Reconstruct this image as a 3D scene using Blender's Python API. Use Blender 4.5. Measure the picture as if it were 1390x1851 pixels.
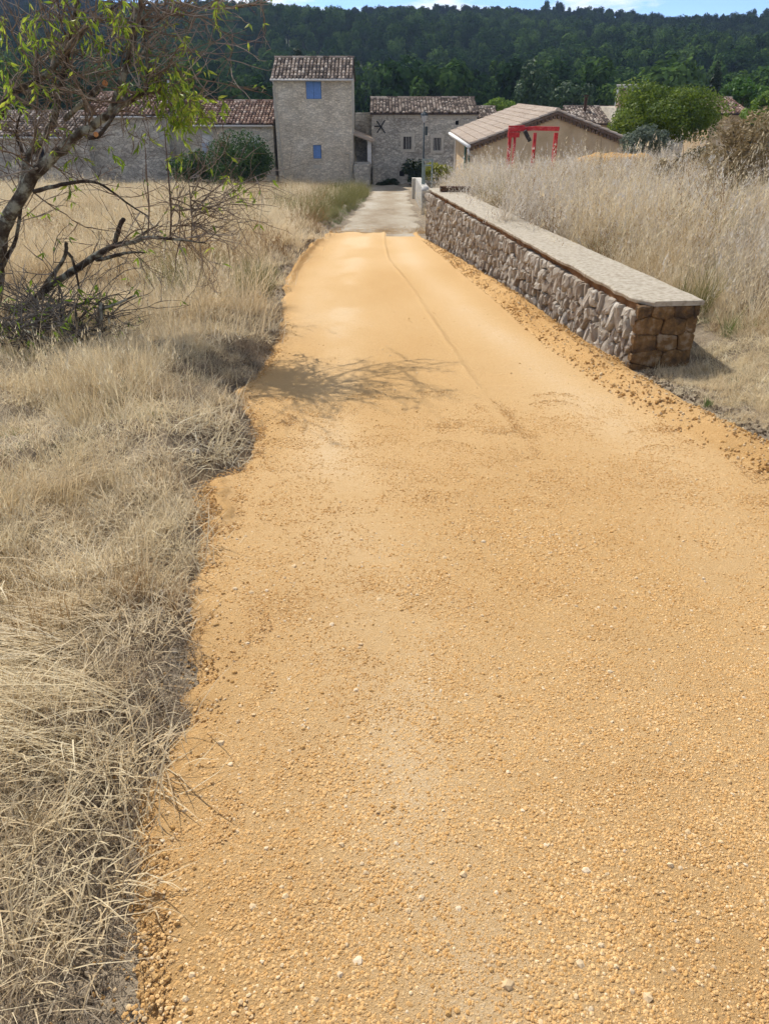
import bpy, bmesh, math, random
import numpy as np
from mathutils import Vector, Matrix
for o in list(bpy.data.objects): bpy.data.objects.remove(o)
sc = bpy.context.scene
COL = sc.collection
RND = random.Random(7)
NR = np.random.default_rng(11)
R = math.radians

# ------------------------------------------------------------------ camera
EYE = 1.6; FPX = 1337.0; PITCH = R(29.78)
cam = bpy.data.cameras.new('camera'); camo = bpy.data.objects.new('camera', cam); COL.objects.link(camo)
camo.location = (0, 0, EYE); camo.rotation_euler = (R(90) - PITCH, 0, 0)
cam.sensor_fit = 'VERTICAL'; cam.angle = 2 * math.atan(925.5 / FPX)
cam.clip_start = 0.05; cam.clip_end = 5000
sc.camera = camo

# ------------------------------------------------------------------ sky and sun
SUN_EL, SUN_AZ = R(48), R(-33)          # azimuth from +y, negative = to the left
w = bpy.data.worlds.new('World'); sc.world = w; w.use_nodes = True
nt = w.node_tree; nt.nodes.clear()
sky = nt.nodes.new('ShaderNodeTexSky'); sky.sky_type = 'NISHITA'; sky.sun_disc = False
sky.sun_elevation = SUN_EL; sky.sun_rotation = SUN_AZ; sky.air_density = 0.4; sky.dust_density = 0.0; sky.ozone_density = 3.0
tc = nt.nodes.new('ShaderNodeTexCoord')
mp = nt.nodes.new('ShaderNodeMapping'); mp.inputs['Scale'].default_value = (5, 5, 24)
nz = nt.nodes.new('ShaderNodeTexNoise'); nz.inputs['Scale'].default_value = 1.6; nz.inputs['Detail'].default_value = 7; nz.inputs['Roughness'].default_value = 0.55
rp = nt.nodes.new('ShaderNodeValToRGB'); rp.color_ramp.elements[0].position = 0.47; rp.color_ramp.elements[1].position = 0.62
mx = nt.nodes.new('ShaderNodeMixRGB'); mx.inputs[2].default_value = (6.2, 6.3, 6.5, 1)
bg = nt.nodes.new('ShaderNodeBackground'); bg.inputs['Strength'].default_value = 0.15
ow = nt.nodes.new('ShaderNodeOutputWorld')
L = nt.links.new
L(tc.outputs['Generated'], mp.inputs['Vector']); L(mp.outputs[0], nz.inputs['Vector']); L(nz.outputs['Fac'], rp.inputs[0])
L(rp.outputs[0], mx.inputs[0]); L(sky.outputs[0], mx.inputs[1]); L(mx.outputs[0], bg.inputs[0]); L(bg.outputs[0], ow.inputs[0])
sun = bpy.data.lights.new('sun', 'SUN'); sun.energy = 4.1; sun.angle = R(0.5); sun.color = (1.0, 0.95, 0.87)
suno = bpy.data.objects.new('sun', sun); COL.objects.link(suno)
sdir = Vector((math.sin(SUN_AZ) * math.cos(SUN_EL), math.cos(SUN_AZ) * math.cos(SUN_EL), math.sin(SUN_EL)))
suno.rotation_euler = sdir.to_track_quat('Z', 'Y').to_euler(); suno.location = (-30, 40, 60)
vs = sc.view_settings; vs.view_transform = 'Standard'; vs.look = 'None'; vs.gamma = 1; vs.exposure = 0.43; vs.use_curve_mapping = False
sc.cycles.use_adaptive_sampling = True; sc.cycles.adaptive_threshold = .03; sc.cycles.max_bounces = 5; sc.cycles.diffuse_bounces = 3; sc.cycles.glossy_bounces = 2; sc.cycles.transmission_bounces = 3; sc.cycles.transparent_max_bounces = 8

# ------------------------------------------------------------------ helpers
cP, sP = math.cos(PITCH), math.sin(PITCH)
def ray(u, v):
    X = (u - 695) / FPX; Y = (925.5 - v) / FPX
    return X, cP + Y * sP, -sP + Y * cP
def at(u, v, y):
    a, b, c = ray(u, v); t = y / b
    return Vector((a * t, y, EYE + c * t))
def onslope(u, v, s=0.075):
    a, b, c = ray(u, v); t = EYE / (-c - s * b)
    return a * t, b * t
def tag(o, label, cat=None, group=None, kind=None):
    o['label'] = label
    if cat: o['category'] = cat
    if group: o['group'] = group
    if kind: o['kind'] = kind
    return o
def thing(name, loc, label, cat, group=None):
    o = bpy.data.objects.new(name, None); COL.objects.link(o); o.location = loc; o.empty_display_size = .2
    return tag(o, label, cat, group)
def wloc(o):
    v = Vector((0, 0, 0))
    while o is not None:
        v += o.location; o = o.parent
    return v
def link(name, me, mat, parent=None, smooth=False):
    if mat and not me.materials: me.materials.append(mat)
    if smooth: me.shade_smooth()
    o = bpy.data.objects.new(name, me); COL.objects.link(o)
    if parent is not None: o.parent = parent
    return o
def mk(name, verts, faces, mat, parent=None, smooth=False, tone=None):
    """one mesh object from world-space vertices"""
    V = np.array(verts, dtype=np.float64).reshape(-1, 3)
    if parent is not None: V = V - np.array(wloc(parent))
    me = bpy.data.meshes.new(name); me.from_pydata(V.tolist(), [], [tuple(int(i) for i in f) for f in faces])
    if tone is not None:
        a = me.attributes.new('tone', 'FLOAT', 'POINT'); a.data.foreach_set('value', np.asarray(tone, dtype=np.float32))
    me.update()
    return link(name, me, mat, parent, smooth)
class MB:
    def __init__(s): s.v = []; s.f = []; s.t = []
    def add(s, v, f, t=0.5):
        n = len(s.v); s.v += [tuple(p) for p in v]; s.f += [tuple(i + n for i in q) for q in f]; s.t += [t] * len(v)
    def box(s, x0, x1, y0, y1, z0, z1, t=0.5):
        s.add([(x0,y0,z0),(x1,y0,z0),(x1,y1,z0),(x0,y1,z0),(x0,y0,z1),(x1,y0,z1),(x1,y1,z1),(x0,y1,z1)],
              [(0,3,2,1),(4,5,6,7),(0,1,5,4),(1,2,6,5),(2,3,7,6),(3,0,4,7)], t)
    def bar(s, a, b, wd, hg, t=0.5):
        a = Vector(a); b = Vector(b); d = (b - a).normalized()
        up = Vector((0,0,1)) if abs(d.z) < .9 else Vector((0,1,0))
        x = d.cross(up).normalized() * wd / 2; y = x.cross(d).normalized() * hg / 2
        vs_ = [a-x-y, a+x-y, a+x+y, a-x+y, b-x-y, b+x-y, b+x+y, b-x+y]
        s.add(vs_, [(0,1,2,3),(4,7,6,5),(0,4,5,1),(1,5,6,2),(2,6,7,3),(3,7,4,0)], t)
    def tube(s, pts, rads, k=6, t=0.5, cap=True):
        pts = [Vector(p) for p in pts]; n0 = len(s.v); n = len(pts)
        for i, p in enumerate(pts):
            d = (pts[min(i+1, n-1)] - pts[max(i-1, 0)])
            d = d.normalized() if d.length > 1e-9 else Vector((0,0,1))
            ref = Vector((0.31, 0.87, 0.12)) if abs(d.y) < .85 else Vector((1,0,0.1))
            x = d.cross(ref).normalized(); y = d.cross(x)
            for j in range(k):
                a = 2*math.pi*j/k
                s.v.append(tuple(p + (x*math.cos(a) + y*math.sin(a)) * rads[i])); s.t.append(t)
        for i in range(n-1):
            for j in range(k):
                s.f.append((n0+i*k+j, n0+i*k+(j+1)%k, n0+(i+1)*k+(j+1)%k, n0+(i+1)*k+j))
        if cap:
            s.f.append(tuple(n0 + j for j in range(k))[::-1]); s.f.append(tuple(n0+(n-1)*k+j for j in range(k)))
    def build(s, name, mat, parent=None, smooth=False):
        return mk(name, s.v, s.f, mat, parent, smooth, s.t)

# --- value noise (numpy), smooth, for terrain and surfaces
_P = NR.random((256, 256))
def vnoise(x, y):
    x = np.asarray(x, float); y = np.asarray(y, float)
    xi = np.floor(x).astype(int); yi = np.floor(y).astype(int); fx = x - xi; fy = y - yi
    fx = fx*fx*(3-2*fx); fy = fy*fy*(3-2*fy)
    g = lambda a, b: _P[a % 256, b % 256]
    return (g(xi,yi)*(1-fx)+g(xi+1,yi)*fx)*(1-fy) + (g(xi,yi+1)*(1-fx)+g(xi+1,yi+1)*fx)*fy - .5
def fbm(x, y, o=4):
    s = 0; a = 1
    for i in range(o):
        s = s + a*vnoise(x*2**i + 17*i, y*2**i + 5*i); a *= .5
    return s
def sstep(a, b, x):
    t = np.clip((np.asarray(x, float)-a)/(b-a), 0, 1); return t*t*(3-2*t)

# ------------------------------------------------------------------ materials
def ramp_mat(name, cols, tone=0.5, rnd=0.0, noise=(0, 4.0, 5), rough=0.9, bump=(0, 50), transl=0, spec=0.15, coords='Object', bump2=None, vor=None):
    """colour = ramp( tone*attribute + rnd*per-instance random + noise )"""
    m = bpy.data.materials.new(name); m.use_nodes = True; t = m.node_tree; t.nodes.clear(); N = t.nodes.new; K = t.links.new
    out = N('ShaderNodeOutputMaterial'); bs = N('ShaderNodeBsdfPrincipled')
    bs.inputs['Roughness'].default_value = rough; bs.inputs['Specular IOR Level'].default_value = spec
    rp = N('ShaderNodeValToRGB'); el = rp.color_ramp.elements
    while len(el) < len(cols): el.new(0.5)
    for i, c in enumerate(cols):
        p, c = c if isinstance(c[1], (tuple, list)) else (i/(max(1, len(cols)-1)), c)
        el[i].position = p; el[i].color = (*c, 1)
    tcn = N('ShaderNodeTexCoord')
    acc = None
    def addv(sock, k):
        nonlocal acc
        mm = N('ShaderNodeMath'); mm.operation = 'MULTIPLY_ADD'; K(sock, mm.inputs[0]); mm.inputs[1].default_value = k
        if acc is None: mm.inputs[2].default_value = 0
        else: K(acc, mm.inputs[2])
        acc = mm.outputs[0]
    if tone:
        a = N('ShaderNodeAttribute'); a.attribute_name = 'tone'; addv(a.outputs['Fac'], tone)
    if rnd:
        oi = N('ShaderNodeObjectInfo'); addv(oi.outputs['Random'], rnd)
    if noise[0]:
        n = N('ShaderNodeTexNoise'); n.inputs['Scale'].default_value = noise[1]; n.inputs['Detail'].default_value = noise[2]; n.inputs['Roughness'].default_value = .62
        K(tcn.outputs[coords], n.inputs['Vector'])
        mr = N('ShaderNodeMapRange'); mr.inputs[1].default_value = .28; mr.inputs[2].default_value = .72; K(n.outputs['Fac'], mr.inputs[0]); addv(mr.outputs[0], noise[0])
    if acc is not None: K(acc, rp.inputs[0])
    colour = rp.outputs[0]
    if vor:   # masonry: cells darken at their joints and vary in tone
        vn = N('ShaderNodeTexVoronoi'); vn.feature = 'DISTANCE_TO_EDGE'; vn.inputs['Scale'].default_value = vor[0]
        vc = N('ShaderNodeTexVoronoi'); vc.inputs['Scale'].default_value = vor[0]
        mpn = N('ShaderNodeMapping'); mpn.inputs['Scale'].default_value = vor[1]
        nd = N('ShaderNodeTexNoise'); nd.inputs['Scale'].default_value = 3.0
        md = N('ShaderNodeVectorMath'); md.operation = 'MULTIPLY_ADD'; md.inputs[1].default_value = (.25,)*3
        K(tcn.outputs[coords], nd.inputs['Vector']); K(nd.outputs['Color'], md.inputs[0]); K(tcn.outputs[coords], md.inputs[2]); K(md.outputs[0], mpn.inputs[0])
        K(mpn.outputs[0], vn.inputs['Vector']); K(mpn.outputs[0], vc.inputs['Vector'])
        hs = N('ShaderNodeSeparateColor'); K(vc.outputs['Color'], hs.inputs[0])
        mr2 = N('ShaderNodeMapRange'); mr2.inputs[3].default_value = vor[2]; mr2.inputs[4].default_value = vor[3]; K(hs.outputs[0], mr2.inputs[0])
        jr = N('ShaderNodeMapRange'); jr.inputs[1].default_value = 0.0; jr.inputs[2].default_value = .08; jr.inputs[3].default_value = vor[4]; jr.inputs[4].default_value = 1.0; K(vn.outputs['Distance'], jr.inputs[0])
        m1 = N('ShaderNodeMath'); m1.operation = 'MULTIPLY'; K(mr2.outputs[0], m1.inputs[0]); K(jr.outputs[0], m1.inputs[1])
        mc = N('ShaderNodeVectorMath'); mc.operation = 'SCALE'; K(colour, mc.inputs[0]); K(m1.outputs[0], mc.inputs['Scale'])
        colour = mc.outputs[0]
    K(colour, bs.inputs['Base Color'])
    hgt = None
    if bump[0]:
        n2 = N('ShaderNodeTexNoise'); n2.inputs['Scale'].default_value = bump[1]; n2.inputs['Detail'].default_value = 6; n2.inputs['Roughness'].default_value = .7
        K(tcn.outputs[coords], n2.inputs['Vector'])
        b = N('ShaderNodeBump'); b.inputs['Strength'].default_value = 1; b.inputs['Distance'].default_value = bump[0]
        K(n2.outputs['Fac'], b.inputs['Height'])
        if vor:
            b2 = N('ShaderNodeBump'); b2.inputs['Distance'].default_value = vor[5]; K(jr.outputs[0], b2.inputs['Height']); K(b2.outputs[0], b.inputs['Normal'])
        if bump2:
            v2 = N('ShaderNodeTexVoronoi'); v2.inputs['Scale'].default_value = bump2[1]; K(tcn.outputs[coords], v2.inputs['Vector'])
            b3 = N('ShaderNodeBump'); b3.invert = True; b3.inputs['Distance'].default_value = bump2[0]; K(v2.outputs['Distance'], b3.inputs['Height']); K(b3.outputs[0], b.inputs['Normal'])
        K(b.outputs[0], bs.inputs['Normal'])
    if transl:
        tr = N('ShaderNodeBsdfTranslucent'); ms = N('ShaderNodeMixShader'); ms.inputs[0].default_value = transl
        K(colour, tr.inputs[0]); K(bs.outputs[0], ms.inputs[1]); K(tr.outputs[0], ms.inputs[2]); K(ms.outputs[0], out.inputs[0])
    else: K(bs.outputs[0], out.inputs[0])
    return m
def plain(name, c, rough=.7, metal=0, var=.15, sc_=12):
    m = ramp_mat(name, [tuple(x*(1-var) for x in c), tuple(min(1, x*(1+var)) for x in c)], tone=0, noise=(1, sc_, 5), rough=rough, spec=.3, bump=(.002, 60))
    if metal: m.node_tree.nodes['Principled BSDF'].inputs['Metallic'].default_value = metal
    return m
M = {}
M['soil'] = ramp_mat('dry_soil', [(.10,.075,.05),(.17,.135,.09),(.24,.20,.14)], tone=0, noise=(1, 3.5, 8), bump=(.03, 18))
M['straw'] = ramp_mat('dry_straw', [(.38,.26,.13),(.61,.485,.29),(.75,.64,.42),(.82,.75,.57)], tone=.65, rnd=.35, transl=.35, rough=.7, spec=.25)
M['straw_grey'] = ramp_mat('weathered_straw', [(.38,.27,.15),(.62,.49,.30),(.75,.63,.42),(.82,.75,.58)], tone=.65, rnd=.35, transl=.35, rough=.7, spec=.25)
M['silver'] = ramp_mat('silver_grass', [(.30,.22,.13),(.50,.42,.31),(.66,.60,.51),(.76,.72,.65)], tone=.6, rnd=.4, transl=.35, rough=.7, spec=.2)
M['thatch'] = ramp_mat('brown_dead_thatch', [(.11,.075,.045),(.21,.15,.095),(.36,.29,.20),(.56,.48,.36)], tone=.7, rnd=.3, transl=.15, rough=.8)
M['rust_grass'] = ramp_mat('rusty_brown_grass', [(.16,.095,.04),(.32,.20,.09),(.44,.31,.16)], tone=.6, rnd=.4, transl=.25, rough=.7)
M['olive_grass'] = ramp_mat('olive_grass', [(.10,.10,.03),(.22,.21,.075),(.36,.32,.15)], tone=.6, rnd=.4, transl=.3, rough=.7)
M['green_grass'] = ramp_mat('green_grass', [(.06,.11,.02),(.13,.20,.045),(.22,.28,.08)], tone=.6, rnd=.4, transl=.3, rough=.6)
M['bark'] = ramp_mat('lichen_bark', [(0,(.03,.022,.016)),(.45,(.075,.055,.04)),(.62,(.15,.13,.095)),(.78,(.36,.35,.27))], tone=.2, noise=(.9, 9, 9), bump=(.03, 20), rough=.95)
M['twig'] = ramp_mat('grey_brown_twig', [(.09,.055,.038),(.20,.145,.10),(.42,.36,.29)], tone=.8, noise=(.2, 9, 3), rough=.9)
M['dead'] = ramp_mat('dead_wood', [(.05,.04,.032),(.12,.10,.08),(.26,.235,.20)], tone=.6, noise=(.5, 8, 5), rough=.95, bump=(.006, 40))
M['cut'] = ramp_mat('fresh_cut_wood', [(.42,.17,.06),(.60,.30,.12)], tone=0, noise=(1, 30, 4), rough=.9)
M['leaf_y'] = ramp_mat('yellow_green_leaf', [(.13,.21,.02),(.28,.39,.04),(.48,.53,.07)], tone=1, transl=.5, rough=.5, spec=.35)

# ------------------------------------------------------------------ terrain functions
LEFTPX = [(205,1851),(228,1680),(240,1520),(262,1430),(335,1320),(345,1230),(350,1100),(360,980),(362,900),(378,862),(440,845),(460,800),(452,750),(420,705),(462,672),(490,632),(508,575),(514,520),(530,480),(560,445),(592,418)]
COMPX = [(1390,868),(1250,800),(1100,706),(1000,636),(900,548),(820,482),(760,432),(742,421)]
OUTPX = [(1390,797),(1270,742),(1150,668),(1040,600),(900,513),(800,450),(760,426)]
_l = sorted([onslope(*p)[::-1] for p in LEFTPX]); _c = sorted([onslope(*p)[::-1] for p in COMPX]); _o = sorted([onslope(*p)[::-1] for p in OUTPX])
def xl(y): return np.interp(y, [a for a, b in _l], [b for a, b in _l])
def xc(y): return np.interp(y, [-4, 0] + [a for a, b in _c], [2.5, 2.35] + [b for a, b in _c])
def xr(y): return np.maximum(np.interp(y, [-4, 0] + [a for a, b in _o], [2.95, 2.8] + [b for a, b in _o]), xc(y) + .06)
TRL = sorted([onslope(*p)[::-1] for p in [(592,418),(640,384),(664,356),(668,350)]]); TRR = sorted([onslope(*p)[::-1] for p in [(770,423),(752,385),(742,360),(742,352)]])
def trl(y): return np.interp(y, [a for a, b in TRL], [b for a, b in TRL])
def trr(y): return np.interp(y, [a for a, b in TRR], [b for a, b in TRR])
YEND = float(onslope(680, 418)[1])
def road_z(y): return np.interp(y, [-60, 0, 43, 47, 52, 60, 95, 130, 5000], [4.5, 0, -3.225, -3.5, -3.72, -3.9, -4.8, -6, -6])
WY0, WX0, WY1, WX1 = 6.13, 2.12, 17.4, 0.99
def xw(y): return WX0 + (y - WY0) * (WX1 - WX0) / (WY1 - WY0)
def field_z(x, y):
    z = np.interp(y, [-10, 0, 5.5, 6.5, 17, 23, 29, 33, 46, 60], [.85, .08, -.33, -.30, -.42, -.72, -1.9, -2.6, -3.5, -3.9])
    return z + .05*np.clip(x-4, 0, 8)*sstep(6, 10, y)*(1-sstep(22, 30, y))
def gz(x, y):
    x = np.asarray(x, float); y = np.asarray(y, float)
    zr = road_z(y)
    le = np.where(y < YEND, xl(y), trl(y)); re = np.where(y < YEND, xr(y), trr(y))
    z = zr - .034
    near = 1 - sstep(30, 50, y)
    # left bank and field
    dl = le - x
    amp = .045 + .07*sstep(3.6, 4.2, y)*(1-sstep(8, 12, y)) + .10*sstep(9, 14, y)
    nse = .13*fbm(x*1.5, y*1.5, 4) + .075*vnoise(x*5, y*5)
    z = z + sstep(0.0, .28, dl)*(amp + .02)*near + sstep(.05, .6, dl)*nse*near + sstep(1, 14, dl)*.25*near
    # right field, held up by the wall
    fz = field_z(x, y) + .08*fbm(x*.9+40, y*.9, 4)
    tw = sstep(.12, .42, x-xw(y))
    tf = (sstep(.15, 1.5, x-re)*.8)*(1-sstep(4.6, 6.1, y)) + sstep(.35, 1.3, x-xw(y))*sstep(4.6, 6.1, y)
    b0 = sstep(6.0, 6.9, y); tr = tf*(1-b0) + tw*b0
    tr = np.where(y > WY1+.15, sstep(.15, 1.6, x-re), tr)
    tr = tr * (1 - sstep(45, 60, y))
    z = z*(1-tr) + np.maximum(fz, -50)*tr
    # hill behind the village
    h = np.interp(y, [100, 150, 200, 260, 340, 430, 520, 640, 3000], [0, 2.5, 8, 16, 27, 37, 41.5, 42, 20])
    h = h*(1 - np.clip(x, -100, 350)/350*.30*np.interp(y, [100, 500], [.4, 1]))*np.interp(x, [-1500, -500, 500, 1500], [.6, 1, 1, .6])
    h = h + sstep(130, 260, y)*(7*fbm(x/90+3, y/90, 3) + 1.2*vnoise(x/25, y/25))
    return z + h
def graded(lo, hi, fine0, fine1, d0, g):
    a = list(np.arange(fine0, fine1, d0)); s = d0; p = fine1
    while p < hi: a.append(p); s *= g; p += s
    a.append(hi); s = d0; p = fine0 - d0
    while p > lo: a.insert(0, p); s *= g; p -= s
    a.insert(0, lo); return np.array(sorted(set(a)))
def grid_mesh(name, X, Y, Z, mat, tone=None, smooth=True):
    ny, nx = X.shape; idx = np.arange(nx*ny).reshape(ny, nx)
    f = np.stack([idx[:-1,:-1], idx[:-1,1:], idx[1:,1:], idx[1:,:-1]], -1).reshape(-1, 4)
    me = bpy.data.meshes.new(name); V = np.stack([X, Y, Z], -1).reshape(-1, 3)
    me.vertices.add(len(V)); me.vertices.foreach_set('co', V.ravel().astype(np.float32))
    me.loops.add(f.size); me.loops.foreach_set('vertex_index', f.ravel().astype(np.int32))
    me.polygons.add(len(f)); me.polygons.foreach_set('loop_start', np.arange(0, f.size, 4, dtype=np.int32))
    if tone is not None:
        a = me.attributes.new('tone', 'FLOAT', 'POINT'); a.data.foreach_set('value', np.asarray(tone, np.float32).ravel())
    me.update(calc_edges=True); me.validate()
    return link(name, me, mat, None, smooth)
# the ground: one sheet from behind the camera to beyond the crest
def ground_material():
    m = ramp_mat('ground', [(.13,.10,.068),(.24,.19,.13),(.36,.30,.215)], tone=0, noise=(1, 3.5, 9), bump=(.03, 16))
    t = m.node_tree; N = t.nodes.new; K = t.links.new; bs = t.nodes['Principled BSDF']
    ge = N('ShaderNodeNewGeometry'); sx = N('ShaderNodeSeparateXYZ'); K(ge.outputs['Position'], sx.inputs[0])
    mr = N('ShaderNodeMapRange'); mr.inputs[1].default_value = 70; mr.inputs[2].default_value = 110; K(sx.outputs[1], mr.inputs[0])
    old = bs.inputs['Base Color'].links[0].from_socket
    mxn = N('ShaderNodeMixRGB'); mxn.inputs[2].default_value = (.035,.05,.02,1); K(mr.outputs[0], mxn.inputs[0]); K(old, mxn.inputs[1]); K(mxn.outputs[0], bs.inputs['Base Color'])
    return m
gx = graded(-1500, 1500, -3.2, 4.2, .07, 1.06); gy = graded(-40, 3000, -.6, 9, .07, 1.045)
GX, GY = np.meshgrid(gx, gy)
tag(grid_mesh('ground', GX, GY, gz(GX, GY), ground_material()), 'dry brown earth of the verges, fields and wooded hill', 'ground', kind='structure')

# ------------------------------------------------------------------ the ochre road
OCH = [(.375,.195,.062),(.54,.33,.137),(.62,.415,.205),(.70,.535,.335)]
def ochre_mat(name, dark=1.0):
    m = ramp_mat(name, OCH, tone=.66, noise=(.42, 150, 8), bump=(.011, 150), rough=.95, spec=.05)
    t = m.node_tree; N = t.nodes.new; K = t.links.new; rp = next(n for n in t.nodes if n.type == 'VALTORGB'); old = rp.inputs[0].links[0].from_socket
    n = N('ShaderNodeTexNoise'); n.inputs['Scale'].default_value = 34; n.inputs['Detail'].default_value = 5; n.inputs['Roughness'].default_value = .75
    tcn = next(q for q in t.nodes if q.type == 'TEX_COORD'); K(tcn.outputs['Object'], n.inputs['Vector'])
    mm = N('ShaderNodeMath'); mm.operation = 'MULTIPLY_ADD'; mm.inputs[1].default_value = .5; K(n.outputs['Fac'], mm.inputs[0]); sb = N('ShaderNodeMath'); sb.operation = 'SUBTRACT'; sb.inputs[1].default_value = .25
    K(old, mm.inputs[2]); K(mm.outputs[0], sb.inputs[0]); K(sb.outputs[0], rp.inputs[0])
    return m
M['ochre'] = ochre_mat('ochre_gravel')
LINE = sorted([onslope(*p)[::-1] for p in [(695,440),(703,470),(745,520),(790,590),(840,665),(900,750),(965,830),(1010,900)]])
ys = [-3.0]
while ys[-1] < YEND + .25: ys.append(ys[-1] + max(.011, .0125*abs(ys[-1])))
ys = np.array(ys); ss = np.linspace(0, 1, 340)
S, Yg = np.meshgrid(ss, ys)
edge = .05*fbm(Yg*3.1, Yg*0+3, 4)*(1-sstep(.2, .6, S)) + .05*fbm(Yg*11, Yg*0+9, 4)*(1-sstep(.0, .1, S))
edger = .06*fbm(Yg*2.7, Yg*0+33, 4)*sstep(.8, 1, S)
X0, X1 = xl(Yg), xr(Yg)
Xg = X0 + (X1-X0)*S + edge + edger
# far end: an uneven front edge where the ochre stops
endw = .8*fbm(Xg*1.3, Xg*0+1, 5) + .5*vnoise(Xg*11, Yg*3)
dL = np.minimum((Xg - X0), 9); dR = X1 - Xg
prof = .034*sstep(-.02, .10, S*(X1-X0)) - .034
comp = Xg - xc(Yg)                     # >0 : loose berm
berm = .075*np.exp(-((comp-.24)/.15)**2)*sstep(0, .06, comp)*sstep(.0, .08, dR)
lberm = .05*np.exp(-((S*(X1-X0)-.07)/.06)**2)*(sstep(3.0, 3.2, Yg)*(1-sstep(3.5, 3.7, Yg))*.7 + sstep(10, 11.5, Yg)*(1-sstep(16.5, 18, Yg))*1.3)
lx = np.interp(Yg, [a for a, b in LINE], [b for a, b in LINE]); ldist = Xg - lx + .015*fbm(Yg*4, Yg*0+2, 3)
lmask = sstep(3.6, 5.2, Yg)
line = (-.007*sstep(-.03, .03, ldist) + .007*np.exp(-(ldist/.03)**2))*(.6+.8*sstep(-.3,.3,fbm(Yg*1.7, Yg*0+51, 3)))*lmask*(1+.03*Yg)
loose = sstep(.0, .07, comp) + (lberm > .012)*.8
rough = .0025*vnoise(Xg*30, Yg*30) + .0025*vnoise(Xg*15, Yg*15)
patchy = .45 + 1.1*sstep(-.25, .35, fbm(Xg*1.1+5, Yg*.8, 3))
edgeloose = 1 - sstep(.05, .35, S*(X1-X0))
Zg = road_z(Yg) + prof + berm + lberm + line + rough*patchy*(.10 + 3*loose + .4*edgeloose) + loose*.022*fbm(Xg*13, Yg*13, 3) + .012*fbm(Xg*1.2, Yg*.7, 2)
Zg = Zg - .05*sstep(YEND-.5, YEND+.35, Yg + endw) - .05*(1-sstep(0, .03, dR))
# compaction: pale dusty wheel bands, deeper orange loose material
bandc = np.exp(-((Xg - np.interp(Yg, [0,2.2,3.4,6,12,19], [.25,.02,-.25,-.45,-.55,-.45]))/.26)**2)
bandr = np.exp(-((Xg - np.interp(Yg, [0,3,6,12,19], [2.0,1.75,1.35,.55,.2]))/.28)**2)
bandl = np.exp(-((Xg - np.interp(Yg, [0,3,6,12,19], [-.2,-.75,-.95,-.95,-.75]))/.22)**2)*sstep(5, 9, Yg)
tone = .42 + .46*bandc*(.35+.65*sstep(-.3, .3, fbm(Xg*2, Yg*1.2, 3))) + .36*bandr*sstep(2.5,5,Yg) + .26*bandl + .26*fbm(Xg*1.3, Yg*.6, 6) + .10*sstep(10, 18, Yg) - .26*loose - .10*edgeloose
tone = np.clip(tone, .03, 1)
tag(grid_mesh('ochre_road', Xg, Yg, Zg, M['ochre'], tone), 'freshly laid ochre gravel road running down to the village', 'road', kind='structure')
def road_h(x, y):
    return road_z(y)
# old pale track beyond the ochre
yy = np.arange(YEND-1.2, 52, .12); s2 = np.linspace(0, 1, 60); S2, Y2 = np.meshgrid(s2, yy)
wob = .35*fbm(Y2*.8, S2*2+7, 5)
X2 = trl(Y2)-.1 + (trr(Y2)-trl(Y2)+.2)*S2 + wob
wid = sstep(45, 49, Y2); X2 = X2*(1-wid) + (-2.2 + 8*S2)*wid
Z2 = road_z(Y2) + .012*fbm(X2*3, Y2*3, 4) - .07*(1-sstep(0, .12, S2)*sstep(0, .12, 1-S2)) - .012
t2 = .42 + .55*fbm(X2*1.6, Y2*.5, 6) + .25*np.exp(-((S2-.2)/.1)**2) + .25*np.exp(-((S2-.8)/.12)**2) - .2*np.exp(-((S2-.5)/.15)**2)
M['track'] = ramp_mat('pale_track', [(.19,.135,.08),(.31,.245,.165),(.40,.345,.26),(.48,.43,.35)], tone=.7, noise=(.45, 6, 9), bump=(.03, 30), rough=.95)
tag(grid_mesh('gravel_track', X2, Y2, Z2, M['track'], np.clip(t2, 0, 1)), 'old pale gravel track between the ochre road and the houses', 'track', kind='structure')

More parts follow.
